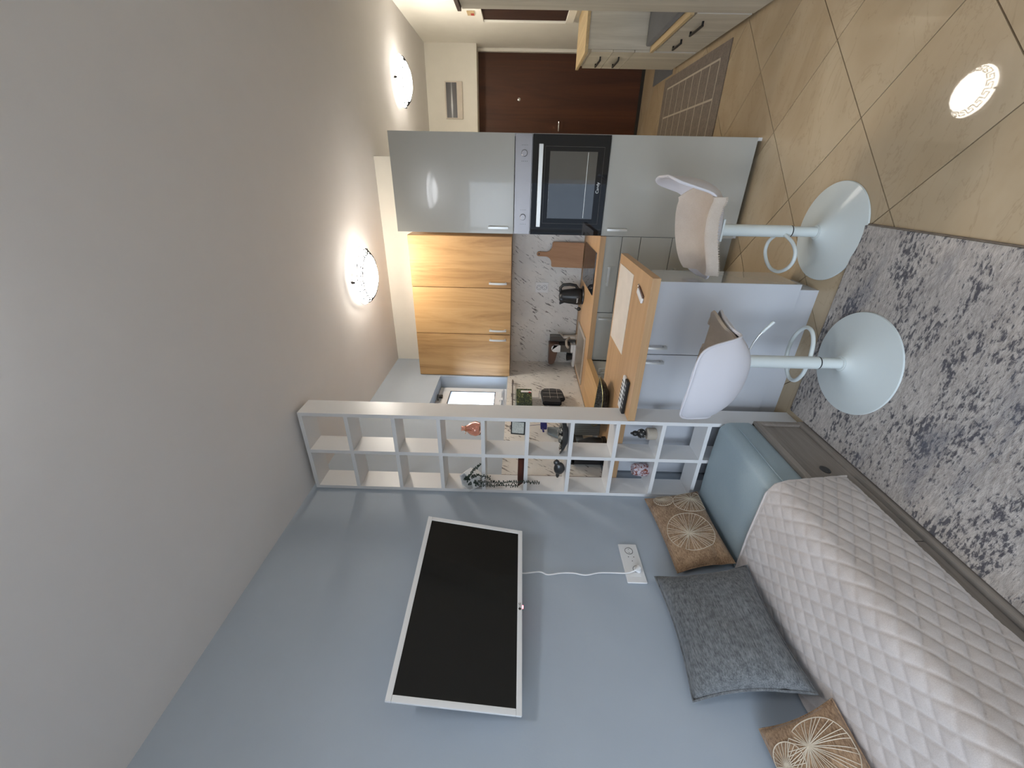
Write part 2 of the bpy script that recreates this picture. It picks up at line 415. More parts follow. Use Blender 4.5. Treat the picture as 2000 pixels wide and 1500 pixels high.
def handle(parent, p, L, axis='Z', out=(0, -1, 0), m=None, wd=.014, bow=.006, flat=.007):
    """bow handle: p centre on the door face, L length"""
    o = Vector(out); a = Vector({'X': (1, 0, 0), 'Y': (0, 1, 0), 'Z': (0, 0, 1)}[axis]); s = o.cross(a)
    p = Vector(p); rs = []; n = 12
    for i in range(n+1):
        t = i/n*2-1; c = p+a*(t*L/2)+o*(.022+bow*(1-t*t))
        rs.append([c+s*wd/2, c+s*wd/2+o*flat, c-s*wd/2+o*flat, c-s*wd/2])
    mb = MB().rings(rs)
    for t in (-1, 1):
        q = p+a*(t*(L/2-.008)); r = [q+s*wd/2+a*.007, q-s*wd/2+a*.007, q-s*wd/2-a*.007, q+s*wd/2-a*.007]
        mb.rings([[v for v in r], [v+o*.024 for v in r]])
    return link('handle', mb, m or M_alum, parent, label=None)

# ------------------------------------------------------------------ room shell
XW, XR, YK, YF, ZC, XH, YN = -1.667, 1.34, 3.676, 6.025, 2.687, .10, -1.30
fl = struct('floor', bx(XW-.15, XR+.15, YN-.15, 6.5, -.12, -.008), M_grout)
def clip(poly, xa, xb, ya, yb):
    def cut(P, f, g):
        out = []
        for i in range(len(P)):
            a, b = P[i-1], P[i]; fa, fb = f(a), f(b)
            if fb >= 0:
                if fa < 0: out.append(g(a, b, fa, fb))
                out.append(b)
            elif fa >= 0: out.append(g(a, b, fa, fb))
        return out
    it = lambda a, b, fa, fb: (a[0]+(b[0]-a[0])*fa/(fa-fb), a[1]+(b[1]-a[1])*fa/(fa-fb))
    for f in (lambda p: p[0]-xa, lambda p: xb-p[0], lambda p: p[1]-ya, lambda p: yb-p[1]):
        if poly: poly = cut(poly, f, it)
    return poly
ST = .70; g2 = .0035
full = None
for i in range(-14, 14):
    for j in range(-8, 20):
        s0, d0 = 2.411+ST*i, 1.921+ST*j        # s = x+y, d = y-x
        P = [((s-d)/2, (s+d)/2) for s, d in ((s0+g2, d0+g2), (s0+ST-g2, d0+g2), (s0+ST-g2, d0+ST-g2), (s0+g2, d0+ST-g2))]
        cx, cy = (s0-d0)/2, (s0+d0+ST)/2
        q = clip(P, XW+.002, XR-.002, YN+.002, 6.245)
        if len(q) < 3: continue
        ar = abs(sum(q[k-1][0]*q[k][1]-q[k][0]*q[k-1][1] for k in range(len(q))))/2
        if ar < .002 or (cx < XH-.4 and cy > YK+.4): continue
        whole = ar > .2445*.995 and len(q) == 4
        if whole and full is not None:
            o = bpy.data.objects.new('tile', full); C.objects.link(o); o.parent = fl; o.location = (cx, cy, 0)
        else:
            mb = MB().prism([(a-cx, b-cy) for a, b in q], 'Z', -.008, 0)
            mb.bm.normal_update()
            me_o = link('tile', mb, M_tile, smooth=0); me_o.parent = fl; me_o.location = (cx, cy, 0)
            if whole: full = me_o.data
struct('ceiling', bx(XW-.15, XR+.15, YN-.15, 6.5, ZC, ZC+.12), M_ceil)
# left wall with the small kitchen window opening
WY0, WY1, WZ0, WZ1 = 2.72, 3.31, 1.585, 2.20
wl = MB().box(XW-.2, XW, YN-.15, WY0, 0, ZC).box(XW-.2, XW, WY1, YK+.1, 0, ZC).box(XW-.2, XW, WY0, WY1, 0, WZ0).box(XW-.2, XW, WY0, WY1, WZ1, ZC)
struct('wall_left', wl, M_blue)
struct('wall_back', bx(XW, XH, YK, YK+.12, 0, ZC), M_cream)
struct('wall_hall', bx(XH-.12, XH, YK+.12, 6.5, 0, ZC), M_cream)
struct('wall_far', MB().box(XH, .38, YF, 6.5, 0, ZC).box(.38, XR, YF, 6.5, 2.07, ZC), M_cream)
struct('wall_right', bx(XR, XR+.15, YN-.15, 6.5, 0, ZC), M_cream)
struct('wall_front', MB().box(-.08, XR, YN-.15, YN, 0, ZC).box(XW, -1.62, YN-.15, YN, 0, ZC).box(-1.62, -.08, YN-.15, YN, 2.42, ZC), M_cream)
# balcony door and window behind the camera
def glazing(name, xs):
    bw = MB()
    for x in xs: bw.box(x, x+.06, YN-.10, YN-.03, 0, 2.42, .004)
    bw.box(xs[0]+.06, xs[-1], YN-.10, YN-.03, 0, .07).box(xs[0]+.06, xs[-1], YN-.10, YN-.03, 2.35, 2.42)
    wn_ = struct(name, bw, M_whitep)
    for a, b in zip(xs[:-1], xs[1:]): link('pane', bx(a+.05, b+.01, YN-.07, YN-.06, .06, 2.36), M_pane, wn_)
glazing('window_2', (-1.62, -.88, -.14))
# kitchen window, tilted-open style frame in its recess
wx = XW-.12
wf = MB()
wf.box(wx-.05, wx, WY0, WY0+.05, WZ0, WZ1, .003).box(wx-.05, wx, WY1-.05, WY1, WZ0, WZ1, .003).box(wx-.05, wx, WY0+.05, WY1-.05, WZ0, WZ0+.05, .003).box(wx-.05, wx, WY0+.05, WY1-.05, WZ1-.05, WZ1, .003)
win = struct('window_1', wf, M_whitep, smooth=30)
sf = MB(); a0, a1, b0, b1 = WY0+.035, WY1-.02, WZ0+.03, WZ1-.035
sf.box(wx-.03, wx+.012, a0, a0+.07, b0, b1, .004).box(wx-.03, wx+.012, a1-.07, a1, b0, b1, .004).box(wx-.03, wx+.012, a0+.07, a1-.07, b0, b0+.075, .004).box(wx-.03, wx+.012, a0+.07, a1-.07, b1-.07, b1, .004)
link('sash', sf, M_whitep, win)
link('pane', bx(wx-.02, wx-.014, a0+.06, a1-.06, b0+.06, b1-.06), M_pane, win)
gk = MB().box(wx+.010, wx+.0135, a0+.068, a0+.074, b0+.07, b1-.065).box(wx+.010, wx+.0135, a1-.074, a1-.068, b0+.07, b1-.065).box(wx+.010, wx+.0135, a0+.07, a1-.07, b0+.072, b0+.078).box(wx+.010, wx+.0135, a0+.07, a1-.07, b1-.073, b1-.067)
link('gasket', gk, M_rubber, win)
hg = MB().box(wx+.012, wx+.03, 3.08, 3.12, WZ1-.05, WZ1-.02, .003).tube([(wx+.02, 3.10, WZ1-.04), (wx+.06, 3.06, WZ1-.02), (wx+.04, 3.0, WZ1-.03)], .006, 8)
link('tilt_stay', hg, M_gun, win)
link('espagnolette', MB().tube([(wx+.022, 2.95, WZ0+.045), (wx+.022, 3.22, WZ0+.045)], .006, 8).box(wx+.012, wx+.03, 3.05, 3.09, WZ0+.03, WZ0+.06), M_whitep, win)
# entrance door
dr = struct('door_1', bx(.40, 1.305, 6.25, 6.30, .012, 2.075), M_door)
link('door_frame', MB().box(1.307, XR-.001, 6.2, 6.3, 0, 2.12, .003).box(.38, 1.307, 6.2, 6.3, 2.078, 2.12), M_cream, dr)
link('peephole', MB().lathe([(.0, 0), (.018, 0), (.018, .008), (.011, .010), (.009, .006), (.0, .006)], n=20).xf(Matrix.Translation((.834, 6.25, 1.556)) @ Matrix.Rotation(PI/2, 4, 'X')), M_chrome, dr)
link('door_handle', MB().tube([(.50, 6.25, 1.035), (.50, 6.20, 1.035), (.52, 6.19, 1.035), (.60, 6.19, 1.035)], .009, 8), M_chrome, dr)
struct('light_stop_sill_1', bx(.38, XR, 6.245, 6.32, -.008, .011), M_dark)  # dark sill added to stop outside light leaking under the door
struct('light_stop_backing', bx(XH, XR+.1, 6.34, 6.44, 0, 2.3), M_dark)  # unseen dark backing added behind the door, blocks sky light at its gaps
link('draught_strip', bx(.40, 1.305, 6.245, 6.25, .012, .04), M_dark, dr)
# marble splashback
sb = thing('splashback', 'white marble panel with dark flecks running round the kitchen corner', 'splashback', (XW, YK, .945))
link('back_panel', bx(XW+.008, -.375, YK-.008, YK-.001, .945, 1.562), M_marble, sb, smooth=0)
link('side_panel', bx(XW+.001, XW+.008, 1.955, YK-.001, .945, 1.578), M_marble, sb, smooth=0)
link('end_trim', bx(XW+.001, XW+.010, 1.945, 1.955, .945, 1.578), M_redbrown, sb, smooth=0)

# ------------------------------------------------------------------ ceiling lamps
def ceiling_lamp(cx, cy, m, label, bulb=4.0):
    t = thing('ceiling_lamp', label, 'lamp', (cx, cy, ZC))
    link('base', MB().lathe([(.10, 0), (.10, -.018), (.02, -.02)], (cx, cy, ZC)), M_whitep, t)
    prof = [(0, 2.555), (.05, 2.557), (.10, 2.568), (.15, 2.59), (.185, 2.615), (.203, 2.642), (.199, 2.645), (.18, 2.62), (.145, 2.596), (.10, 2.575), (.05, 2.563), (0, 2.561)]
    sh = MB().lathe([(max(r, .0008), z) for r, z in prof], (cx, cy, 0), 48, cap0=True, cap1=True)
    shade = link('glass_shade', sh, m, t, smooth=60)
    shade.data.materials.append(M_whitep)              # the glass glows on its room side; its inner side is white
    for f_ in shade.data.polygons:
        if f_.normal.z > 0: f_.material_index = 1
    k = MB(); n = 16                                # meander band printed on the glass
    def P(a, v):
        r = .198-.05*(1-v); z = 2.6355-.0165*(1-v)-.0185*(1-v)
        rr = {1.0: .1925, 0.0: .152}[v] if v in (0., 1.) else .152+(.1925-.152)*v
        zz = 2.588+(2.6215-2.588)*v - .002
        return (cx+(rr+.001)*math.cos(a), cy+(rr+.001)*math.sin(a), zz)
    for i in range(n):
        a = 2*PI*i/n; d = 2*PI/n
        pts = [P(a, .1), P(a, .9), P(a+d*.66, .9), P(a+d*.66, .4), P(a+d*.34, .4), P(a+d*.34, .1), P(a+d, .1)]
        k.tube(pts, .0040, 5)
    link('meander_band', k, M_ink, shade, smooth=0)
    k = MB(); k.tube([(cx+.2045*math.cos(2*PI*i/48), cy+.2045*math.sin(2*PI*i/48), 2.6435) for i in range(48)], .003, 6, loop=True)
    link('rim', k, M_chrome, t)
    for a in (-PI/2, PI*5/6+.2, PI/6+.1):
        c = Matrix.Translation((cx, cy, 0)) @ Matrix.Rotation(a, 4, 'Z')
        link('clip', MB().box(.195, .213, -.008, .008, 2.628, 2.655, .002).tube([(.205, 0, 2.65), (.19, 0, 2.665), (.10, 0, 2.672)], .003, 6).xf(c), M_gun, t)
    bl = bpy.data.lights.new('bulb', 'POINT'); bl.energy = bulb; bl.color = LAMP_COL; bl.shadow_soft_size = .02
    bo_ = bpy.data.objects.new('bulb', bl); C.objects.link(bo_); bo_.parent = t; bo_.location = (.06, .06, 2.655-ZC)
    return t
ceiling_lamp(-.69, 2.97, M_lampk, 'lit round glass ceiling lamp above the kitchen worktop')
ceiling_lamp(-.22, .36, M_lampl, 'lit round glass ceiling lamp over the living area in front of the television', .3)
ceiling_lamp(.74, 4.63, M_lamph, 'lit round glass ceiling lamp in the hall by the entrance door')

# ------------------------------------------------------------------ tall oven cabinet
XTL, XTR, YT = -.3754, .2246, 2.970
t = thing('tall_cabinet', 'tall light grey cabinet housing the built-in oven', 'cabinet', (-.075, 3.3, 0))
ca = MB().box(XTL, XTL+.018, YT+.02, 3.668, 0, 2.354).box(XTR-.018, XTR, YT+.008, 3.668, 0, 2.354).box(XTL+.018, XTR-.018, YT+.02, 3.668, 2.336, 2.354)
ca.box(XTL+.018, XTR-.018, YT+.02, 3.668, 1.547, 1.563).box(XTL+.018, XTR-.018, YT+.02, 3.66, .915, .937).box(XTL+.018, XTR-.018, 3.655, 3.668, .03, 2.336)
link('carcass', ca, M_white, t, smooth=0)
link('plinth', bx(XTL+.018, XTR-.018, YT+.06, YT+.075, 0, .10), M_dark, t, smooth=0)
d = link('door', bx(XTL, XTR-.001, YT, YT+.019, 1.549, 2.354, .0015), M_sage, t); handle(d, (-.335, YT, 1.652), .137, 'Z', m=M_alum, bow=.002)
d = link('door', bx(XTL, XTR-.001, YT, YT+.019, .028, .938, .0015), M_sage, t); handle(d, (-.333, YT, .838), .137, 'Z', m=M_alum, bow=.002)
ov = thing('built_in_oven', 'built-in oven with steel control panel and black glass door', 'oven', (-.075, 3.2, .945))
link('housing', bx(XTL+.02, XTR-.02, YT+.022, 3.5, .942, 1.54), M_steel, ov, smooth=0)
cp = link('control_panel', bx(XTL+.001, XTR-.002, YT-.004, YT+.022, 1.437, 1.5445, .002), M_steel, ov)
for x in (.114, -.265):
    kb = link('knob', MB().lathe([(.0195, 0), (.0195, .014), (.017, .017), (.0005, .017)], n=28).xf(Matrix.Translation((x, YT-.004, 1.486)) @ Matrix.Rotation(PI/2, 4, 'X')), M_steel, ov)
    mk = MB()
    for zz in (1.466, 1.477, 1.488, 1.499):
        for sx in (-.045, .045): mk.box(x+sx-.0025, x+sx+.0025, YT-.0048, YT-.004, zz, zz+.003)
    link('printed_mark', mk, M_gun, cp, smooth=0, kind='stuff')
dg = link('door', bx(XTL+.002, XTR-.004, YT-.018, YT+.022, .943, 1.434, .003), M_glassb, ov)
M_ovw = plain('oven_inner_glass', (.010, .014, .018, 1), .03, coat=1.0, spec=.9); M_ovw.node_tree.nodes['Principled BSDF'].inputs['Coat IOR'].default_value = 2.1
link('viewing_window', bx(-.268, .128, YT-.0195, YT-.018, 1.02, 1.322, .0005), M_ovw, dg)
lf = MB()
for a in ((-.30, .155, 1.352, 1.3535), (-.30, .155, .978, .9795)): lf.box(a[0], a[1], YT-.0188, YT-.018, a[2], a[3])
for a in (-.30, .1535): lf.box(a, a+.0015, YT-.0188, YT-.018, .978, 1.3535)
link('printed_border', lf, M_greypl, dg, smooth=0)
link('rack_edge', bx(-.262, .124, YT-.0202, YT-.0196, 1.078, 1.081), M_alum, dg, smooth=0)
link('handle', MB().box(-.320, .165, YT-.058, YT-.046, 1.368, 1.395, .002).box(-.30, -.28, YT-.05, YT-.017, 1.372, 1.39).box(.13, .15, YT-.05, YT-.017, 1.372, 1.39), M_alum, dg)
textmesh('maker_lettering', 'Candy', .026, Matrix.Translation((-.077, YT-.0188, 1.000)) @ Matrix.Rotation(PI/2, 4, 'X'), M_alum, dg)

# ------------------------------------------------------------------ wall cabinets (oak)
YU = 3.326; UX = [-1.664, -1.257, -.849, -.442]
def wall_unit(x0, x1, splits, hx, label):
    t = thing('wall_cabinet', label, 'cabinet', ((x0+x1)/2, 3.5, 1.562), group='oak wall cabinets over the splashback')
    del t['group']
    link('body', bx(x0+.001, x1-.001, YU+.02, 3.675, 1.564, 2.386), M_upper, t, smooth=0)
    e = [x0]+splits+[x1]
    for a, b, h in zip(e[:-1], e[1:], hx):
        d = link('door', bx(a+.003, b-.003, YU, YU+.017, 1.565, 2.386, .001), M_upper, t)
        handle(d, (h, YU, 1.672), .146, 'Z', m=M_alum, wd=.016, bow=.008)
wall_unit(UX[0], UX[2], [UX[1]], [-1.300, -1.213], 'honey oak wall cabinet with two doors beside the kitchen window')
wall_unit(UX[2], UX[3], [], [-.805], 'honey oak wall cabinet with one door beside the tall oven cabinet')

# ------------------------------------------------------------------ base run, worktop, sink, hob
YB = 2.975; ZT = .942
t = thing('drawer_cabinet', 'light grey drawer unit below the hob', 'cabinet', (-.65, 3.3, 0))
link('carcass', bx(-.925, XTL-.002, YB+.02, 3.66, .10, .90), M_white, t, smooth=0)
link('plinth', bx(-.925, XTL-.002, YB+.065, YB+.08, 0, .10), M_sage, t, smooth=0)
for z0, z1 in ((.789, .902), (.660, .785), (.441, .656), (.102, .437)):
    d = link('drawer', bx(-.923, XTL-.004, YB, YB+.019, z0, z1, .001), M_sage, t)
    handle(d, (-.65, YB, (z1+z0)/2+.012 if z1 > .7 else z1-.045), .137, 'X', m=M_alum, bow=.003)
t = thing('sink_cabinet', 'light grey single-door base cabinet left of the drawers', 'cabinet', (-1.12, 3.3, 0))
link('carcass', bx(-1.32, -.927, YB+.02, 3.66, .10, .90), M_white, t, smooth=0)
link('plinth', bx(-1.32, -.927, YB+.065, YB+.08, 0, .10), M_sage, t, smooth=0)
d = link('door', bx(-1.318, -.929, YB, YB+.019, .102, .902, .001), M_sage, t); handle(d, (-.968, YB, .822), .137, 'Z', m=M_alum, bow=.003)
t = thing('corner_cabinet', 'light grey base cabinet below the left worktop under the window', 'cabinet', (-1.5, 2.6, 0))
link('carcass', bx(XW+.002, -1.345, 2.47, YB+.0, .10, .90), M_white, t, smooth=0)
link('plinth', bx(-1.42, -1.40, 2.47, YB, 0, .10), M_sage, t, smooth=0)
for y0, y1, hy in ((2.725, 2.972, 2.765), (2.474, 2.721, 2.69)):
    d = link('door', bx(-1.344, -1.325, y0, y1, .102, .902, .001), M_sage, t); handle(d, (-1.325, hy, .83), .10, 'Z', out=(1, 0, 0), m=M_alum, bow=.003)
XRL = -1.303; SX0, SX1, SY0, SY1 = -1.60, -1.19, 3.10, 3.50
t = thing('worktop', 'light oak worktop round the kitchen corner', 'worktop', (XW, YK, ZT))
link('back_run', MB().box(SX1, XTL-.002, 2.954, 3.667, ZT-.038, ZT, 0).box(XW+.009, SX0, SY0, 3.667, ZT-.038, ZT).box(SX0, SX1, SY1, 3.667, ZT-.038, ZT).box(XRL, SX1, 2.954, SY0, ZT-.038, ZT).box(XW+.009, XRL, 2.954, SY0, ZT-.038, ZT), M_oak, t, smooth=0)
link('left_run', bx(XW+.009, XRL, 2.445, 2.954, ZT-.038, ZT), M_oaky, t, smooth=0)
sk = thing('sink', 'taupe inset kitchen sink in the corner of the worktop', 'sink', ((SX0+SX1)/2, (SY0+SY1)/2, ZT))
M_sink = plain('taupe_composite', srgb(186, 176, 164), .35, .3)
s = MB(); rm = .022
s.box(SX0-.012, SX1+.012, SY0-.012, SY0+rm, ZT, ZT+.009, .003).box(SX0-.012, SX1+.012, SY1-rm, SY1+.012, ZT, ZT+.009, .003).box(SX0-.012, SX0+rm, SY0+rm, SY1-rm, ZT, ZT+.009, .003).box(SX1-rm, SX1+.012, SY0+rm, SY1-rm, ZT, ZT+.009, .003)
link('rim', s, M_sink, sk)
s = MB(); z0 = ZT-.15
s.box(SX0+rm-.004, SX0+rm, SY0+rm, SY1-rm, z0, ZT).box(SX1-rm, SX1-rm+.004, SY0+rm, SY1-rm, z0, ZT).box(SX0+rm, SX1-rm, SY0+rm-.004, SY0+rm, z0, ZT).box(SX0+rm, SX1-rm, SY1-rm, SY1-rm+.004, z0, ZT).box(SX0+rm-.004, SX1-rm+.004, SY0+rm-.004, SY1-rm+.004, z0-.004, z0)
link('basin', s, M_sink, sk, smooth=0)
link('drain', MB().lathe([(.035, 0), (.033, .004), (.001, .004)], (-1.33, 3.28, z0)), M_black, sk)
fa = thing('tap', 'taupe mixer tap behind the sink, its lever raised', 'tap', (-1.36, 3.58, ZT))
link('body', MB().lathe([(.026, 0), (.026, .01), (.021, .015), (.020, .11), (.016, .125), (.001, .128)], (-1.36, 3.58, ZT), 20), M_sink, fa)
link('spout', MB().tube([(-1.36, 3.57, ZT+.07), (-1.37, 3.50, ZT+.105), (-1.38, 3.42, ZT+.11), (-1.385, 3.38, ZT+.10)], [.013, .012, .011, .011], 12), M_sink, fa)
link('lever', MB().tube([(-1.36, 3.58, ZT+.12), (-1.335, 3.57, ZT+.145), (-1.305, 3.56, ZT+.178)], [.010, .008, .006], 10), M_sink, fa)
ho = thing('hob', 'black glass hob set in the worktop by the tall cabinet', 'hob', (-.65, 3.3, ZT))
link('glass_top', bx(-.808, -.498, 3.02, 3.545, ZT, ZT+.007, .002), M_glassb, ho)
rg = MB()
for c, r in (((-.653, 3.15), .09), ((-.653, 3.40), .07)): rg.tube([(c[0]+r*math.cos(a*PI/18), c[1]+r*math.sin(a*PI/18), ZT+.0068) for a in range(36)], .0006, 4, loop=True)
link('printed_ring', rg, M_greypl, ho)

# cutting board leaning on the splashback
cb = []
W2, Hb, nk = .105, .272, .019
out = [(-W2, 0), (W2, 0), (W2, Hb-.01), (W2-.01, Hb)]
for i in range(7): a = PI/2*i/6; out.append((nk+(W2-.03-nk)*(1-math.sin(a)), Hb+.052*(1-math.cos(a))))
for i in range(9): a = PI*i/8; out.append((nk*math.cos(a), Hb+.112+nk*math.sin(a)))
out += [(-x, y) for x, y in reversed(out[4:11])]+[(-W2+.01, Hb), (-W2, Hb-.01)]
mb = MB().prism(out, 'Y', -.008, .008, .002).xf(Matrix.Translation((-.62, 3.60, ZT+.008)) @ Matrix.Rotation(-.12, 4, 'X'))
o = thing('cutting_board', 'beech paddle cutting board leaning behind the hob', 'cutting board', (-.62, 3.6, ZT))
link('board', mb, M_board, o)
link('hanging_hole', MB().lathe([(.006, 0), (.006, .001), (.0005, .001)], n=12).xf(Matrix.Translation((-.62, 3.60, ZT+.008)) @ Matrix.Rotation(-.12, 4, 'X') @ Matrix.Translation((0, -.0081, Hb+.110)) @ Matrix.Rotation(PI/2, 4, 'X')), M_dark, o)

# kettle
kx, ky = -.925, 3.46
k = thing('kettle', 'black cordless electric kettle beside the hob', 'kettle', (kx, ky, ZT))
link('power_base', MB().lathe([(.078, 0), (.08, .006), (.074, .014), (.001, .015)], (kx, ky, ZT)), M_black, k)
body = MB().lathe([(.066, .018), (.072, .03), (.070, .07), (.062, .13), (.054, .175), (.050, .19), (.040, .203), (.001, .208)], (kx-.012, ky, ZT), 32)
link('jug', body, M_black, k)
link('spout', MB().prism([(-.05, .15), (-.072, .20), (-.055, .198), (-.045, .19)], 'Y', -.02, .02, .003).xf(Matrix.Translation((kx-.012, ky, ZT))), M_black, k)
link('handle', MB().tube([(kx+.03, ky, ZT+.195), (kx+.06, ky, ZT+.20), (kx+.085, ky, ZT+.175), (kx+.09, ky, ZT+.12), (kx+.082, ky, ZT+.07), (kx+.05, ky, ZT+.045)], [.014, .013, .013, .013, .013, .012], 12), M_black, k)
textmesh('maker_lettering', 'TEFAL', .016, Matrix.Translation((kx-.03, ky-.0725, ZT+.055)) @ Matrix.Rotation(PI/2, 4, 'X'), M_whitep, k)
o = link('sealing_clip', MB().ball((-1.055, 3.48, ZT+.022), .017, 1, .8, 1.1).tube([(-1.055, 3.48, ZT+.036), (-1.052, 3.478, ZT+.048), (-1.045, 3.475, ZT+.058)], .004, 8), M_black, loc=(-1.055, 3.48, ZT))
tag(o, 'small round black stopper on the worktop beside the kettle', 'stopper')
# wall socket over the hob
o = thing('wall_socket', 'white double wall socket on the marble above the kettle', 'socket', (-.917, YK-.008, 1.29))
link('plate', bx(-.965, -.870, YK-.018, YK-.0085, 1.232, 1.348, .003), M_whitep, o)
for z in (1.265, 1.315):
    link('outlet', MB().tube([(-.917+.021*math.cos(a*PI/12), YK-.0182, z+.021*math.sin(a*PI/12)) for a in range(24)], .0012, 5, loop=True).box(-.929, -.924, YK-.0185, YK-.018, z-.003, z+.003).box(-.910, -.905, YK-.0185, YK-.018, z-.003, z+.003).box(-.919, -.915, YK-.0185, YK-.018, z+.012, z+.018).box(-.919, -.915, YK-.0185, YK-.018, z-.018, z-.012), M_gun, o)

# coffee machine
cm = thing('coffee_machine', 'small brown and white capsule coffee machine behind the sink', 'coffee machine', (-1.53, 3.59, ZT))
link('base_tray', MB().box(-1.645, -1.42, 3.53, 3.64, ZT+.004, ZT+.028, .004).box(-1.50, -1.42, 3.53, 3.64, ZT+.028, ZT+.052, .004), M_whitep, cm)
link('column', bx(-1.50, -1.43, 3.545, 3.64, ZT+.052, ZT+.155, .004), M_greypl, cm)
link('body_shell', MB().prism([(-1.63, 1.195), (-1.42, 1.200), (-1.42, 1.10), (-1.60, 1.135), (-1.63, 1.15)], 'Y', 3.54, 3.65, .008), M_brownpl, cm)
out = [(-1.425, 1.092), (-1.425, 1.16)]+[(-1.460+.035*math.cos(a*PI/8), 1.145+.033*math.sin(a*PI/8)) for a in range(0, 9)]+[(-1.495, 1.092)]
link('lever_cover', MB().prism(out, 'Y', 3.525, 3.54, .004), M_whitep, cm)
link('drip_cup', MB().lathe([(.03, 0), (.04, .05), (.036, .05), (.001, .01)], (-1.56, 3.58, ZT+.029), 20), M_black, cm)
link('water_tank', bx(-1.415, -1.36, 3.60, 3.655, ZT+.003, 1.19, .004), M_greypl, cm)

# ------------------------------------------------------------------ rail with hanging things, left wall
rl = thing('hanging_rail', 'thin steel rail with hooks under the kitchen window', 'rail', (-1.63, 2.8, 1.53))
link('bar', MB().tube([(-1.632, 3.195, 1.533), (-1.632, 2.42, 1.522)], .006, 10), M_steel, rl)
for y in (3.17, 2.94, 2.46): link('bracket', MB().box(XW+.009, -1.628, y-.006, y+.006, 1.522, 1.54, .002), M_steel, rl)
for y in (3.12, 3.09, 2.93, 2.72): link('hook', MB().tube([(-1.632, y, 1.540), (-1.624, y, 1.534), (-1.628, y-.01, 1.50), (-1.620, y-.035, 1.465), (-1.612, y-.05, 1.475)], .0022, 6), M_steel, rl)
pk = thing('hanging_packet', 'dark green printed packet hanging from the steel rail', 'packet', (-1.60, 2.81, 1.37))
link('packet', bx(-1.625, -1.57, 2.68, 2.925, 1.372, 1.498, .006), M_packet, pk)
link('label_band', bx(-1.5695, -1.5685, 2.86, 2.89, 1.375, 1.46), M_whitep, pk, smooth=0)
link('red_seal', MB().lathe([(.010, 0), (.010, .001), (.0005, .001)], n=14).xf(Matrix.Translation((-1.5685, 2.86, 1.39)) @ Matrix.Rotation(PI/2, 4, 'Y')), M_red, pk)
hr = thing('towel_hanger', 'chrome wire hanger below the green packet', 'hanger', (-1.6, 2.8, 1.3))
link('wire', MB().tube([(-1.60, 2.83, 1.372), (-1.60, 2.83, 1.315), (-1.60, 2.90, 1.312), (-1.60, 2.955, 1.302), (-1.60, 2.72, 1.290), (-1.60, 2.70, 1.296)], .003, 6), M_chrome, hr)
mt = thing('oven_mitt', 'black oven mitt with a thin white grid hanging on chrome wire', 'oven mitt', (-1.59, 2.85, 1.1))
mo = [(2.975, 1.20), (2.97, 1.27), (2.94, 1.295), (2.74, 1.288), (2.735, 1.18), (2.735, 1.14), (2.80, 1.14), (2.81, 1.105), (2.93, 1.118), (2.965, 1.13)]
link('mitt', MB().prism(mo, 'X', -1.62, -1.585, .008), M_mitt, mt)
gr = MB()
for z in (1.165, 1.225): gr.box(-1.5848, -1.584, 2.80, 2.965, z, z+.0016)
for y in (2.825, 2.885, 2.94): gr.box(-1.5848, -1.584, y, y+.0016, 1.125, 1.283)
link('printed_grid', gr, M_paper, mt, smooth=0)
pg = thing('cleaning_brush', 'navy blue brush hanging from the rail behind the shelf', 'brush', (-1.60, 2.42, 1.3))
link('head', bx(-1.625, -1.585, 2.41, 2.475, 1.272, 1.318, .006), M_navy, pg); link('handle', MB().tube([(-1.60, 2.39, 1.305), (-1.60, 2.352, 1.301)], .007, 8), M_navy, pg)
link('loop', MB().tube([(-1.60, 2.44, 1.318), (-1.62, 2.44, 1.45), (-1.63, 2.44, 1.515)], .0015, 5), M_navy, pg)
tag(link('dish_cloth', MB().prism([(2.475, 1.265), (2.40, 1.265), (2.33, 1.18), (2.30, 1.02), (2.475, 1.02)], 'X', -1.652, -1.640, .003), fabric('grey_blue_cloth', srgb(120, 130, 136), srgb(140, 150, 155)), loc=(-1.645, 2.4, 1.1)), 'grey-blue dish cloth hanging on the marble behind the shelf', 'cloth')
# ------------------------------------------------------------------ peninsula
XP, ZP, YP0, YP1 = -.4006, .910, 1.803, 2.4416
pt = thing('breakfast_bar', 'thick light oak bar top running out from the shelf divider', 'bar top', (-.8, 2.1, .872))
link('top', MB().box(-1.1455, XP, YP0, YP1, ZP-.038, ZP, .0015).box(XW+.009, -1.1455, 1.94, YP1, ZP-.038, ZP), M_oak, pt)
pc = thing('bar_cabinet', 'glossy white base cabinet under the breakfast bar', 'cabinet', (-.8, 2.15, 0))
cx0, cx1, yf, yb = -1.66, -.463, 2.020, 2.30
link('side_panel', bx(cx1-.018, cx1, yf+.002, yb, .10, .871, .001), M_wmirror, pc)
link('back_panel', bx(cx0, cx1-.018, yb-.012, yb, .10, .871), M_sage, pc, smooth=0)
link('carcass', MB().box(cx0, cx1-.019, yf+.022, yb-.013, .10, .118).box(cx0, cx0+.018, yf+.022, yb-.013, .118, .871).box(cx0+.018, cx1-.019, yf+.022, yf+.04, .84, .871), M_white, pc, smooth=0)
link('plinth', bx(cx0, -.492, yf+.012, yf+.028, 0, .10), M_wgloss, pc, smooth=0)
link('plinth_side', bx(-.508, -.492, yf+.028, yb-.04, 0, .10), M_wgloss, pc, smooth=0)
for a, b, h in ((-.853, -.464, -.808), (-1.252, -.857, -.893), (-1.655, -1.256, None)):
    d = link('door', bx(a, b, yf, yf+.02, .10, .869, .001), M_wgloss, pc)
    if h: handle(d, (h, yf, .757), .10, 'Z', m=M_alum, wd=.010)
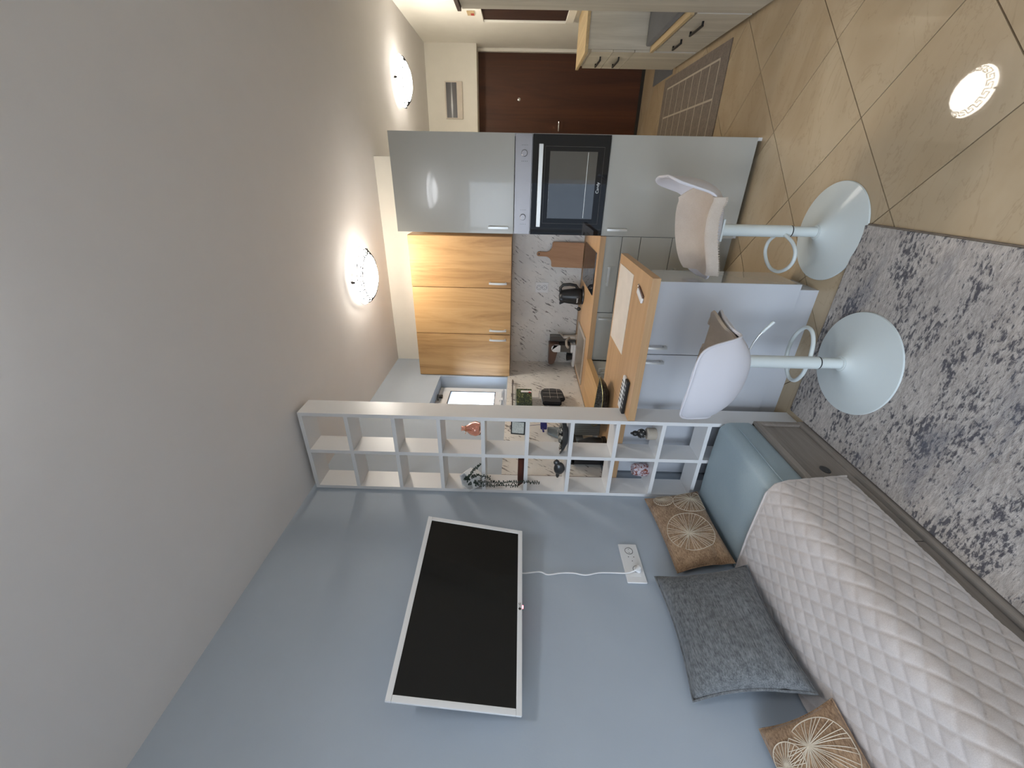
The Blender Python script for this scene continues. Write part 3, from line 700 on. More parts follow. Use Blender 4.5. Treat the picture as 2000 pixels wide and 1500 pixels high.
# bar things
ck = thing('coffee_maker', 'black upright coffee maker on the bar behind the shelf divider', 'coffee maker', (-1.575, 2.11, ZP))
link('body', MB().box(-1.648, -1.505, 2.05, 2.18, ZP, ZP+.03, .006).box(-1.645, -1.56, 2.05, 2.18, ZP+.03, ZP+.235, .012), M_black, ck)
link('jug', MB().lathe([(.048, .032), (.056, .05), (.054, .12), (.040, .165), (.036, .18), (.001, .182)], (-1.535, 2.11, ZP), 24), M_black, ck)
link('jug_handle', MB().tube([(-1.515, 2.067, ZP+.17), (-1.512, 2.047, ZP+.165), (-1.512, 2.043, ZP+.13), (-1.514, 2.057, ZP+.11)], .006, 8), M_whitep, ck)
link('lid', bx(-1.648, -1.49, 2.05, 2.18, ZP+.20, ZP+.236, .01), M_black, ck)
db = thing('clear_box', 'clear ribbed plastic container at the kitchen edge of the bar', 'container', (-1.53, 2.385, ZP))
mbx = MB()
for k_ in range(12): mbx.box(-1.622+k_*.0165, -1.616+k_*.0165, 2.352, 2.356, ZP, ZP+.235)
M_cleargrey = plain('clear_grey_plastic', srgb(150, 158, 162), .2, spec=.8)
link('ribs', mbx, M_cleargrey, db, smooth=0, kind='stuff')
link('box', MB().box(-1.625, -1.43, 2.356, 2.42, ZP, ZP+.236, .006), M_cleargrey, db)
link('label', bx(-1.455, -1.432, 2.350, 2.3515, ZP+.12, ZP+.19), M_whitep, db, smooth=0)
ru = tag(link('table_runner', bx(-.897, -.452, 2.105, 2.412, ZP+.0003, ZP+.0025, .0008), M_paper, loc=(-.67, 2.26, ZP)), 'cream rectangular placemat on the breakfast bar', 'placemat')
ky_ = thing('key_fob', 'small white and dark red key fob on the bar beside the placemat', 'key fob', (-.508, 1.94, ZP))
Mf = Matrix.Translation((-.510, 1.935, ZP)) @ Matrix.Rotation(math.radians(72), 4, 'Z')
link('fob', MB().box(-.055, .045, -.014, .014, 0, .012, .005).xf(Mf), M_whitep, ky_)
link('strap', MB().box(-.050, .050, -.024, -.011, 0, .007, .003).xf(Mf), M_redbrown, ky_)
link('ring', MB().tube([(.055+.010*math.cos(a*PI/8), -.015+.010*math.sin(a*PI/8), .004) for a in range(16)], .0016, 6, loop=True).xf(Mf), M_chrome, ky_)
def remote(name, c, ang, L, W, m, label, bm, z=0.0):
    t = thing(name, label, 'remote control', (c[0], c[1], ZP)); M = Matrix.Translation((c[0], c[1], ZP+z)) @ Matrix.Rotation(ang, 4, 'Z')
    link('case', MB().box(-L/2, L/2, -W/2, W/2, 0, .017, .006, 3).xf(M), m, t)
    n = 6
    for i in range(n):
        for j in (-1, 0, 1):
            x = -L*.36+L*.62*i/(n-1); link('button', MB().box(x-.004, x+.004, j*W*.26-.004, j*W*.26+.004, .0165, .0188, .001).xf(M), bm, t)
    return t
remote('remote_control', (-1.050, 1.945, 0), math.radians(174), .20, .042, M_whitep, 'pale cream remote control on the bar behind the black one', M_gun)
remote('remote_control', (-1.056, 1.893, 0), math.radians(177), .215, .046, M_black, 'black remote control with small pale buttons near the shelf end of the bar', M_alum)
bo = thing('boat_bowl', 'black mosaic boat-shaped bowl with a gold rim on the bar', 'bowl', (-1.30, 2.26, ZP))
def bowl(c, rx, ry, h, M=Matrix(), n=40):
    pr = [(.18, 0), (.45, .05), (.75, .35), (.93, .75), (1.0, 1.0), (.95, 1.0), (.86, .74), (.68, .40), (.40, .14), (.01, .10)]
    mb = MB(); rs = []
    for r, z in pr: rs.append([(r*rx*math.cos(2*PI*k/n), r*ry*math.sin(2*PI*k/n)*(1 if True else 1), z*h+h*.35*(abs(math.cos(2*PI*k/n))**3)*r**2) for k in range(n)])
    mb.rings(rs); return mb.xf(Matrix.Translation(c) @ M)
RB = Matrix.Rotation(math.radians(-12), 4, 'Z')
link('bowl', bowl((-1.30, 2.26, ZP), .20, .10, .055, RB), M_mosaic, bo)
link('gold_rim', MB().tube([(.20*.975*math.cos(2*PI*k/40), .10*.975*math.sin(2*PI*k/40), .0555+.055*.35*abs(math.cos(2*PI*k/40))**3) for k in range(40)], .0022, 6, loop=True).xf(Matrix.Translation((-1.30, 2.26, ZP)) @ RB), M_gold, bo)

# ------------------------------------------------------------------ shelf divider
XS, YS, YSB, ZS = -1.147, 1.8013, 1.937, 2.662
sh = thing('shelf_divider', 'tall white open shelf divider between bed and kitchen', 'shelf', ((XW+XS)/2, 1.87, 0))
T = .021
link('side_panel', bx(XS-T, XS, YS, YSB, 0, ZS, .0008), M_white, sh); link('side_panel', bx(XW+.002, XW+.002+T, YS, YSB, 0, ZS, .0008), M_white, sh)
link('top_panel', bx(XW+.002+T, XS-T, YS, YSB, ZS-T, ZS), M_white, sh, smooth=0)
link('divider', bx(-1.409, -1.388, YS, YSB, .02, ZS-T), M_white, sh, smooth=0)
ZB = [2.408, 2.155, 1.912, 1.674, 1.434, 1.195, .953, .710, .472, .234, .011]
for z in ZB:
    link('shelf_board', bx(-1.388, XS-T, YS, YSB, z-.0105, z+.0105), M_white, sh, smooth=0)
    link('shelf_board', bx(XW+.002+T, -1.409, YS, YSB, z-.0105, z+.0105), M_white, sh, smooth=0)
def top(i): return ZB[i]+.0108
# pink bottle
b = thing('rose_glass_bottle', 'round rose-pink glass bottle with a string bow on the shelf', 'bottle', (-1.262, 1.865, top(3)))
link('bottle', MB().lathe([(.024, 0), (.036, .012), (.042, .035), (.036, .062), (.020, .082), (.013, .090), (.013, .108), (.017, .114), (.014, .114), (.0105, .106), (.0105, .090), (.018, .080), (.034, .060), (.0395, .035), (.033, .012), (.001, .006)], (-1.262, 1.865, top(3)), 28), M_pink, b)
M_string = plain('jute_string', srgb(176, 118, 70), .8)
zt = top(3)
link('string_bow', MB().tube([(-1.262+.0155*math.cos(a*PI/8), 1.865+.0155*math.sin(a*PI/8), zt+.090) for a in range(16)], .002, 6, loop=True).tube([(-1.262, 1.849, zt+.09), (-1.275, 1.846, zt+.085), (-1.285, 1.844, zt+.092)], .0016, 5).tube([(-1.262, 1.849, zt+.09), (-1.258, 1.846, zt+.07), (-1.262, 1.845, zt+.055)], .0016, 5), M_string, b)
# planter with trailing plant
zt = top(3); px, py = -1.595, 1.835
p = thing('faceted_planter', 'white faceted planter on the shelf nearest the bed wall', 'planter', (px, py, zt))
out = [(.030, -.062), (.068, -.018), (.062, .036), (.055, .034), (.058, -.012), (.022, -.045), (.001, -.045)]
link('pot', MB().lathe(out, (0, 0, 0), 6).xf(Matrix.Translation((px, py-.005, zt+.066)) @ Matrix.Rotation(math.radians(48), 4, 'X') @ Matrix.Rotation(.3, 4, 'Z')), M_planter, p, smooth=0)
v = thing('trailing_plant', 'dark green trailing succulent spilling from the white faceted planter', 'plant', (px, py, zt+.06))
def leaves(mb, path, n, sp):
    for i in range(n):
        f = i/(n-1)*(len(path)-1); a = int(min(f, len(path)-2)); q = Vector(path[a]).lerp(Vector(path[a+1]), f-a)
        for k in range(3):
            ang = R.random()*2*PI; dd = Vector((math.cos(ang), math.sin(ang), R.uniform(-.3, .7))).normalized()
            mb.ball(q+dd*sp, .0055, 1.0, .7, .5, 6, 4, M=dd.to_track_quat('X', 'Z').to_matrix().to_4x4())
stems = [[(px+.02, py-.04, zt+.055), (px+.03, py-.062, zt+.03), (px+.028, py-.058, zt-.08), (px+.035, py-.058, zt-.20), (px+.036, py-.057, zt-.33)],
         [(px, py-.04, zt+.075), (px+.005, py-.056, zt+.02), (px+.004, py-.058, zt-.08), (px+.008, py-.058, zt-.21)],
         [(px+.03, py-.035, zt+.08), (px+.07, py-.05, zt+.07), (px+.115, py-.052, zt+.035), (px+.145, py-.05, zt+.005)],
         [(px+.02, py-.03, zt+.08), (px+.06, py-.05, zt+.05), (px+.075, py-.055, zt+.02), (px+.06, py-.056, zt-.05)],
         [(px, py-.02, zt+.085), (px+.03, py-.03, zt+.10), (px+.05, py-.045, zt+.07)]]
for s_, n in zip(stems, (46, 30, 16, 16, 9)):
    link('stem', MB().tube(s_, .0018, 5), M_leaf, v)
lf = MB()
for s_, n in zip(stems, (46, 30, 18, 18, 10)): leaves(lf, s_, n, .008)
link('foliage', lf, M_leaf, v, kind='stuff')
# small framed pictures
zt = top(4)
fr = thing('picture_frame', 'small black framed sketch standing on the shelf below the pink bottle', 'picture', (-1.25, 1.87, zt))
Mx = Matrix.Translation((-1.262, 1.905, zt)) @ Matrix.Rotation(-.10, 4, 'X')
g = MB().box(-.062, .062, 0, .008, 0, .006).box(-.062, .062, 0, .008, .074, .080).box(-.062, -.056, 0, .008, .006, .074).box(.056, .062, 0, .008, .006, .074).box(.022, .028, 0, .008, .006, .074)
link('frame', g.xf(Mx), M_black, fr, smooth=0); link('sketch', MB().box(-.056, .056, .003, .006, .006, .074).xf(Mx), M_sketch, fr, smooth=0)
wd = tag(link('wood_wedge', MB().prism([(-1.43, zt), (-1.43, zt+.034), (-1.575, zt+.034), (-1.628, zt+.030), (-1.60, zt)], 'Y', 1.815, 1.87, .003), M_wedge, loc=(-1.5, 1.85, zt)), 'dark red-brown wooden wedge on the shelf beside the trailing plant', 'ornament')
# silver boat tray & bronze figure
zt = top(5)
lt = thing('leaf_tray', 'textured silver boat-shaped tray sticking out of the shelf', 'tray', (-1.29, 1.86, zt))
Ml = Matrix.Rotation(math.radians(16), 4, 'Z')
link('tray', bowl((-1.288, 1.862, zt), .112, .05, .034, Ml), M_gun, lt)
pb = MB()
for i in range(46):
    a = R.random()*2*PI; q = math.sqrt(R.random()); pb.ball(Ml @ Vector((q*.085*math.cos(a), q*.034*math.sin(a), .030+.022*(1-q)+R.uniform(0, .008)))+Vector((-1.288, 1.862, zt)), R.uniform(.007, .012), 1, .8, .7, 8, 6)
o = link('pebble_heap', pb, M_silver, loc=(-1.288, 1.862, zt+.02), kind='stuff'); tag(o, 'heap of silver-grey pebbles in the boat-shaped tray', 'pebbles')
bf = thing('bird_figurine', 'dark metal bird figurine on the shelf beside the silver tray', 'figurine', (-1.52, 1.86, zt))
link('body', MB().ball((-1.52, 1.86, zt+.032), .032, 1.35, .7, 1).ball((-1.478, 1.86, zt+.050), .018, 1, .8, 1).ball((-1.565, 1.86, zt+.038), .016, 1.6, .6, .7), M_gun, bf, smooth=60)
link('beak', MB().tube([(-1.465, 1.86, zt+.052), (-1.448, 1.86, zt+.048)], [.005, .001], 6), M_gun, bf)
# knob ornament on candle, flower jar
zt = top(7)
cn = thing('stone_candle', 'squat pale stone candle holder on a lower shelf', 'candle holder', (-1.268, 1.87, zt))
link('body', MB().lathe([(.032, 0), (.034, .004), (.034, .046), (.029, .052), (.001, .052)], (-1.268, 1.87, zt), 24), M_sill, cn)
kn = thing('black_pine_ornament', 'black knobbed ornament standing on the stone candle holder', 'ornament', (-1.268, 1.87, zt+.052))
link('body', MB().ball((-1.268, 1.87, zt+.078), .027, 1, 1, .95), M_bronze, kn); link('finial', MB().ball((-1.268, 1.87, zt+.112), .016, 1, 1, 1.1).ball((-1.268, 1.87, zt+.132), .007), M_bronze, kn)
st = MB()
for i in range(14): a = i*2.4; zz = -.7+1.4*i/13; q = math.sqrt(1-zz*zz*.9); st.ball((-1.268+.026*q*math.cos(a), 1.87+.026*q*math.sin(a), zt+.078+.024*zz), .004, 1, 1, 1, 6, 4)
link('studs', st, M_silver, kn)
fj = thing('flower_jar', 'white glass candle jar with dark red flowers on a lower shelf', 'candle jar', (-1.52, 1.87, zt))
link('jar', MB().lathe([(.030, 0), (.038, .012), (.040, .04), (.036, .075), (.030, .090), (.027, .088), (.030, .04), (.001, .03)], (-1.52, 1.87, zt), 28), M_flower, fj)

# ------------------------------------------------------------------ bed
XBF = -1.12; YBE = 1.795; YB0 = -.45
bd = thing('daybed', 'grey ash drawer daybed base along the blue wall', 'bed', (-1.39, .8, 0))
link('end_panel', bx(XW+.004, XBF-.012, YBE-.022, YBE, 0, .262, .001), M_ash, bd)
link('end_panel', bx(XW+.004, XBF-.012, YB0, YB0+.022, 0, .262, .001), M_ash, bd)
link('top_deck', bx(XW+.004, XBF-.02, YB0+.022, YBE-.022, .235, .258), M_ash, bd, smooth=0)
link('top_rail', bx(XBF-.03, XBF, YB0, YBE, .236, .262, .002), M_ash, bd)
link('bottom_rail', bx(XBF-.03, XBF+.003, YB0, YBE, .0, .034, .002), M_ash, bd)
link('stile', bx(XBF-.03, XBF, YBE-.026, YBE, .034, .236, .002), M_ash, bd)
for y0, y1 in ((1.044, YBE-.028), (.30, 1.040), (YB0+.01, .296)):
    d = link('drawer', bx(XBF-.032, XBF-.014, y0, y1, .036, .234, .001), M_ash, bd)
    yc = 1.428 if y1 > 1.5 else (y0+y1)/2
    link('finger_hole', MB().lathe([(.026, 0), (.026, .002), (.021, .0026), (.019, .001), (.001, .0006)], n=28, sx=.75).xf(Matrix.Translation((XBF-.014, yc, .13)) @ Matrix.Rotation(PI/2, 4, 'Y')), M_gun, d)
# mattress
def mattress():
    mb = MB(); rs = []; n = 10
    prof = []
    x0, x1, z0, z1, r = XW+.008, XBF-.008, .263, .436, .05
    pts = [(x0, z0), (x1-.012, z0), (x1+.002, z0+.03)]
    for i in range(9): a = PI/2*i/8; pts.append((x1-r+r*math.cos(a), z1-r*1.1+r*1.1*math.sin(a)))
    for i in range(1, 8): f = i/8; pts.append((x1-r+(x0+.02-x1+r)*f, z1+.006*math.sin(f*PI)))
    pts += [(x0+.012, z1), (x0, z1-.02)]
    ys = [YB0+.01+i*(1.785-YB0-.01)/60 for i in range(61)]
    for i, y in enumerate(ys):
        e = min(1, min(i, 60-i)/1.2); sc_ = .97+.03*min(1, e)
        rs.append([((p[0]-x0)*1+x0 if True else 0, y, z0+(p[1]-z0)*sc_) for p in pts])
    return mb.rings(rs)
ms = thing('mattress', 'blue-grey covered mattress on the daybed, bare at the shelf end', 'mattress', (-1.39, .8, .262))
mt_ = link('cover', mattress(), M_mattress, ms, smooth=50)
link('seam', MB().tube([(XBF-.003, YB0+.02+i*.09, .372+.003*math.sin(i)) for i in range(25)], .0022, 6), M_mattress, ms)
# quilt
def quilt():
    xa, xb, zt_, r = XW+.012, -1.098, .4475, .06
    L1 = (xb-r)-xa; L2 = r*PI/2; L3 = zt_-r-.108; Lt = L1+L2+L3
    def path(s):
        if s < L1: return xa+s, zt_+.006*math.sin(s/L1*PI), 0
        s -= L1
        if s < L2: a = s/r; return xb-r+r*math.sin(a), zt_-r+r*math.cos(a), a
        s -= L2; return xb+.004*math.sin(s/L3*PI), zt_-r-s, PI/2
    def fn(u, v):
        s = v*Lt; edge = 1.292+.055*max(0, (s-L1)/(Lt-L1))**1.2
        y = edge-(edge+.42)*u
        x, z, a = path(s)
        yy = edge-y
        A = (s/.064+yy/.082); B = (s/.064-yy/.082)
        da = abs(A-round(A)); db = abs(B-round(B)); d = min(da, db)
        hh = .0030*(1-math.exp(-(d/.055)**2))+.0028*min(1, d*2)**.8
        hh += .0016*math.sin(yy*19+s*7)+.0012*math.sin(s*31+yy*5)
        if s > Lt-.02 or yy < .014: hh *= .55
        hem = .006*math.sin(yy*8.5)*max(0, (s-L1-L2)/L3)
        return (x+math.sin(a)*hh+hem*.8, y, z+math.cos(a)*hh+(.012*math.sin(yy*2.6+1.1)*max(0, (s-L1-L2)/L3)))
    mb = MB().sheet(fn, 330, 170, .006); return mb
q = thing('quilt', 'cream diamond-quilted bedspread over the daybed mattress', 'bedspread', (-1.39, .6, .45))
link('cover', quilt(), M_quilt, q, smooth=80)
q0 = MB().tube([(-1.10+.004, 1.343, .112), (-1.098, 1.32, .25), (-1.10, 1.307, .37), (-1.115, 1.30, .425), (-1.16, 1.297, .450), (-1.40, 1.295, .458), (-1.645, 1.294, .452)], .0042, 8)
link('hem_binding', q0, M_quilt, q)

# ------------------------------------------------------------------ cushions
def cushion(name, label, TN, TF, BN, BF, th, m, motifs=(), pinch=.06, wr=1.0, flange=0):
    TN, TF, BN, BF = map(Vector, (TN, TF, BN, BF))
    cen = (TN+TF+BN+BF)/4; X = ((TF-TN)+(BF-BN))/2; Yv = ((TN+TF)-(BN+BF))/2
    nrm = X.cross(Yv).normalized()
    if nrm.x < 0: nrm = -nrm
    nz = -nrm                                        # back towards the wall
    def P(u, v, side):                               # u,v in -1..1
        top_ = TN.lerp(TF, (u+1)/2); bot = BN.lerp(BF, (u+1)/2)
        uu = u*(1-pinch*(1-v*v)*abs(u)); vv = v*(1-pinch*(1-u*u)*abs(v))
        t2 = TN.lerp(TF, (uu+1)/2); b2 = BN.lerp(BF, (uu+1)/2); p = b2.lerp(t2, (vv+1)/2)
        e = max(0, 1-u*u)*max(0, 1-v*v)
        h = th/2*(e**.42)*(1-.10*math.sin(3*u+1)*math.cos(2.3*v))
        h += wr*.0022*math.sin(4.2*u+3.1*v+1)*e**.5+wr*.0016*math.sin(6*v-5*u)*e**.4-.012*wr*math.exp(-((u+.75)**2*14+(v+.55)**2*60))
        return p+nrm*h*side
    n = 34; mb = MB()
    for sd in (1, -1):
        g = [[mb.bm.verts.new(P(-1+2*i/n, -1+2*j/n, sd)) for j in range(n+1)] for i in range(n+1)]
        for i in range(n):
            for j in range(n): mb.bm.faces.new((g[i][j], g[i+1][j], g[i+1][j+1], g[i][j+1]))
    bmesh.ops.remove_doubles(mb.bm, verts=mb.bm.verts, dist=.0004)
    t = thing(name, label, 'cushion', tuple((BN+BF)/2))
    link('cover', mb, m, t, smooth=80)
    per = [(-1+2*i/20, -1) for i in range(20)]+[(1, -1+2*i/20) for i in range(20)]+[(1-2*i/20, 1) for i in range(20)]+[(-1, 1-2*i/20) for i in range(20)]
    link('piping', MB().tube([P(a, b, 1) for a, b in per], .0028 if not flange else .005, 6, loop=True), m, t)
    hx, hy = X.length/2, Yv.length/2
    for (cu_, cv, r, off, k) in motifs:
        mb = MB()
        def Q(a, b):
            a = max(-.97, min(.97, a)); b = max(-.97, min(.97, b)); return P(a, b, 1)+nrm*.0012
        oc = (cu_+off[0]*r/hx, cv+off[1]*r/hy)
        a0 = math.atan2(off[1], off[0])
        rim = [(cu_+r/hx*math.cos(a0+.12+(2*PI-.24)*i/46), cv+r/hy*math.sin(a0+.12+(2*PI-.24)*i/46)) for i in range(47)]
        mb.tube([Q(*oc)]+[Q(*p) for p in rim]+[Q(*oc)], .0015, 5)
        for i in range(k):
            p = rim[int(round(i*46/(k-1)))]; mb.tube([Q(oc[0]+(p[0]-oc[0])*f/6, oc[1]+(p[1]-oc[1])*f/6) for f in range(7)], .0012, 4)
        mb.tube([Q(oc[0]+(off[0]*r/hx)*f, oc[1]+(off[1]*r/hy)*f) for f in (0, .4, .8, 1.2)], .0015, 5)
        link('lotus_embroidery', mb, M_thread, t)
    return t
cushion('throw_cushion', 'tan cushion with lotus leaf embroidery against the shelf divider', (-1.635, 1.27, .728), (-1.640, 1.757, .748), (-1.575, 1.285, .470), (-1.595, 1.780, .452), .10, M_brown,
        [(-.25, .02, .118, (-.16, .13), 36), (.60, -.50, .088, (.22, -.10), 32), (.78, .42, .050, (.25, .3), 24)])
cushion('throw_cushion', 'large charcoal grey linen cushion in the middle of the daybed', (-1.635, .752, .850), (-1.630, 1.243, .842), (-1.500, .722, .485), (-1.505, 1.218, .470), .15, M_linen, (), .10, .9, flange=1)
cushion('throw_cushion', 'tan cushion with lotus leaf embroidery nearest the camera', (-1.635, .20, .660), (-1.640, .680, .655), (-1.455, .21, .478), (-1.465, .695, .470), .10, M_brown,
        [(.50, -.22, .098, (.3, .25), 34), (.55, .58, .052, (-.2, .3), 24), (-.3, .1, .10, (.3, .2), 30)])

# ------------------------------------------------------------------ television, cable, socket
tv = thing('television', 'white framed flat television tilted forward on the blue wall', 'television', (XW, 1.03, 1.45))
cxT, cyT, czT, tilt, yaw, hw, hh, bz = -1.52, 1.0318, 1.6757, .1993, .0995, .3618, .2269, .0200
w_ = Vector((math.sin(yaw), math.cos(yaw), 0)); n0 = Vector((math.cos(yaw), -math.sin(yaw), 0))
up = Vector((0, 0, 1))*math.cos(tilt)+n0*math.sin(tilt); nn = w_.cross(up); 
if nn.x < 0: nn = -nn
MT = Matrix.Translation((cxT, cyT, czT)) @ Matrix((w_, up, nn)).transposed().to_4x4()    # local x along width, y up, z out
link('cabinet_back', MB().box(-hw+.01, hw-.01, -hh+.01, hh-.01, -.030, -.008, .006).xf(MT), M_whitep, tv)
bzm = MB()
bzm.box(-hw, hw, -hh, -hh+bz, -.012, 0, .002).box(-hw, hw, hh-bz, hh, -.012, 0, .002).box(-hw, -hw+bz, -hh+bz, hh-bz, -.012, 0, .002).box(hw-bz, hw, -hh+bz, hh-bz, -.012, 0, .002)
link('bezel', bzm.xf(MT), M_whitep, tv)
link('screen', MB().box(-hw+bz-.001, hw-bz+.001, -hh+bz-.001, hh-bz+.001, -.010, -.002).xf(MT), M_screen, tv, smooth=0)
link('standby_light', MB().box(-.004, .008, -hh-.006, -hh, -.010, -.004, .001).xf(MT), M_led, tv)
mlx = Matrix.Rotation(0, 4, 'Z')
# maker's mark: a small disc and two letters
flip = Matrix(((-1 if w_.cross(up).dot(nn) < 0 else 1, 0, 0, 0), (0, 1, 0, 0), (0, 0, 1, 0), (0, 0, 0, 1)))
link('maker_disc', MB().lathe([(.0055, 0), (.0055, .0006), (.0004, .0006)], (-.010, -hh+bz/2, 0), 18).xf(MT), M_gun, tv)
textmesh('maker_lettering', 'LG', .013, MT @ Matrix.Translation((.006, -hh+bz/2, .0002)), M_gun, tv)
link('wall_bracket', MB().box(XW+.001, XW+.012, .93, 1.13, 1.60, 1.78).box(XW+.012, -1.548, 1.02, 1.05, 1.665, 1.705), M_gun, tv, smooth=0)
cb_ = MB(); pts = []
ctl = [(-1.60, 1.225, 1.50), (-1.63, 1.24, 1.45), (-1.645, 1.262, 1.37), (-1.655, 1.256, 1.33), (-1.657, 1.268, 1.27), (-1.657, 1.270, 1.21), (-1.655, 1.260, 1.155), (-1.655, 1.274, 1.09), (-1.653, 1.275, 1.02), (-1.648, 1.272, .96), (-1.632, 1.278, .918)]
for i in range(len(ctl)-1):
    p0, p1, p2, p3 = [Vector(ctl[max(0, min(len(ctl)-1, i+k))]) for k in (-1, 0, 1, 2)]
    for f in range(5):
        t_ = f/5; pts.append(.5*((2*p1)+(p2-p0)*t_+(2*p0-5*p1+4*p2-p3)*t_**2+(3*p1-p0-3*p2+p3)*t_**3))
pts.append(Vector(ctl[-1]))
cbt = thing('power_cable', 'white power cable hanging from the television to the wall socket', 'cable', (-1.65, 1.27, .9))
link('cord', MB().tube(pts, .0032, 8), M_whitep, cbt)
link('plug', MB().tube([(-1.632, 1.278, .92), (-1.635, 1.29, .905), (-1.655, 1.295, .902)], [.005, .013, .016], 12), M_whitep, cbt)
so = thing('wall_socket', 'long white multi-outlet wall socket beneath the television', 'socket', (XW, 1.34, .918))
link('plate', bx(XW+.001, XW+.010, 1.230, 1.448, .873, .965, .004), M_whitep, so)
link('insert', bx(XW+.010, XW+.0115, 1.262, 1.428, .892, .946, .001), M_whitep, so)
def rng(y, z, r): return MB().tube([(XW+.0118, y+r*math.cos(a*PI/12), z+r*math.sin(a*PI/12)) for a in range(24)], .0012, 5, loop=True)
link('outlet', rng(1.404, .920, .019).box(XW+.0115, XW+.012, 1.411, 1.414, .918, .922).box(XW+.0115, XW+.012, 1.393, 1.396, .918, .922), M_gun, so)
link('outlet', rng(1.30, .905, .019), M_gun, so)
link('signal_outlet', MB().box(XW+.0115, XW+.012, 1.367, 1.371, .902, .906).box(XW+.0115, XW+.012, 1.367, 1.371, .928, .932).box(XW+.0115, XW+.012, 1.344, 1.348, .914, .918), M_gun, so)

# ------------------------------------------------------------------ bar stools
def make_stool(label, hub=.073, joint=.198, top_=.53, fa=0.0):
    t = thing('bar_stool', label, 'stool')
    r = .2245
    link('base_plate', MB().lathe([(r-.004, 0), (r, .004), (r-.002, .010), (r*.86, .016), (r*.6, .027), (r*.38, .042), (.055, .058), (.038, .068), (.034, hub)], n=72), M_metalw, t)
    link('lower_column', MB().lathe([(.0235, hub-.002), (.0235, joint+.01)], n=32), M_metalw, t)
    link('collar', MB().lathe([(.031, hub-.003), (.031, hub+.004), (.025, hub+.005)], n=32), M_metalw, t)
    link('joint_ring', MB().lathe([(.0275, joint-.004), (.0275, joint+.001)], n=32), M_rubber, t)
    link('upper_column', MB().lathe([(.0275, joint+.001), (.0275, top_)], n=32), M_metalw, t)
    fz = joint+.02
    pts = []
    ctl = [(.012, .020, fz+.010), (.035, .075, fz), (.07, .118, fz-.004), (.115, .125, fz-.006), (.155, .095, fz-.008), (.182, .045, fz-.008), (.188, 0, fz-.008), (.182, -.045, fz-.008), (.155, -.095, fz-.008), (.115, -.125, fz-.006), (.07, -.118, fz-.004), (.035, -.075, fz), (.012, -.020, fz+.010)]
    for i in range(len(ctl)-1):
        p0, p1, p2, p3 = [Vector(ctl[max(0, min(len(ctl)-1, i+k))]) for k in (-1, 0, 1, 2)]
        for f in range(5):
            a = f/5; pts.append(.5*((2*p1)+(p2-p0)*a+(2*p0-5*p1+4*p2-p3)*a**2+(3*p1-p0-3*p2+p3)*a**3))
    pts.append(Vector(ctl[-1]))
    link('footrest', MB().tube(pts, .0085, 12).xf(Matrix.Rotation(fa, 4, 'Z')), M_metalw, t)
    link('swivel_plate', MB().box(-.05, .05, -.045, .045, top_-.006, top_+.004, .002), M_metalw, t)
    lv = link('height_lever', MB().tube([(-.01, -.04, top_-.008), (-.015, -.10, top_-.012), (-.015, -.135, top_-.022), (-.015, -.16, top_-.034)], [.0035, .0035, .0035, .0035], 8), M_alum, t)
    link('lever_grip', MB().tube([(-.015, -.15, top_-.029), (-.015, -.20, top_-.060)], .0065, 10), M_metalw, lv)
    # shell
    prof = [(-.226, .298, .075, 0, .00), (-.226, .295, .13, 0, .008), (-.226, .285, .165, 0, .018), (-.227, .264, .188, 0, .030), (-.227, .232, .201, 0, .040), (-.224, .195, .208, .0, .048), (-.216, .148, .216, .005, .052), (-.199, .10, .220, .02, .052), (-.170, .055, .220, .05, .045), (-.125, .026, .220, .08, .028), (-.06, .010, .218, .095, .010), (.02, .006, .213, .090, 0), (.09, .009, .206, .07, 0), (.145, .015, .19, .048, 0), (.185, .021, .162, .030, 0), (.21, .024, .12, .016, 0), (.222, .022, .06, .006, 0)]
    def ev(s):
        f = s*(len(prof)-1); i = int(min(f, len(prof)-2)); q = f-i
        g = []
        for k in range(5):
            p0, p1, p2, p3 = [prof[max(0, min(len(prof)-1, i+d))][k] for d in (-1, 0, 1, 2)]
            g.append(.5*((2*p1)+(p2-p0)*q+(2*p0-5*p1+4*p2-p3)*q*q+(3*p1-p0-3*p2+p3)*q**3))
        return g
    def fn(u, v):
        x, z, hwid, lift, wrap = ev(u); a = v*2-1
        return (x+wrap*abs(a)**2.4, .93*hwid*a*(1-.04*abs(a)**4), top_+.006+z+lift*1.25*abs(a)**2.6)
    link('seat_shell', MB().sheet(lambda u, v: fn(1-u, v), 44, 30, .007), M_stoolw, t, smooth=70)
    rim = [fn(i/30, 0) for i in range(31)]+[fn(1, j/16) for j in range(1, 16)]+[fn(1-i/30, 1) for i in range(31)]+[fn(0, 1-j/10) for j in range(1, 10)]
    link('shell_rim', MB().tube(rim, .005, 8, loop=True), M_stoolw, t, smooth=60)
    return t, fn, top_
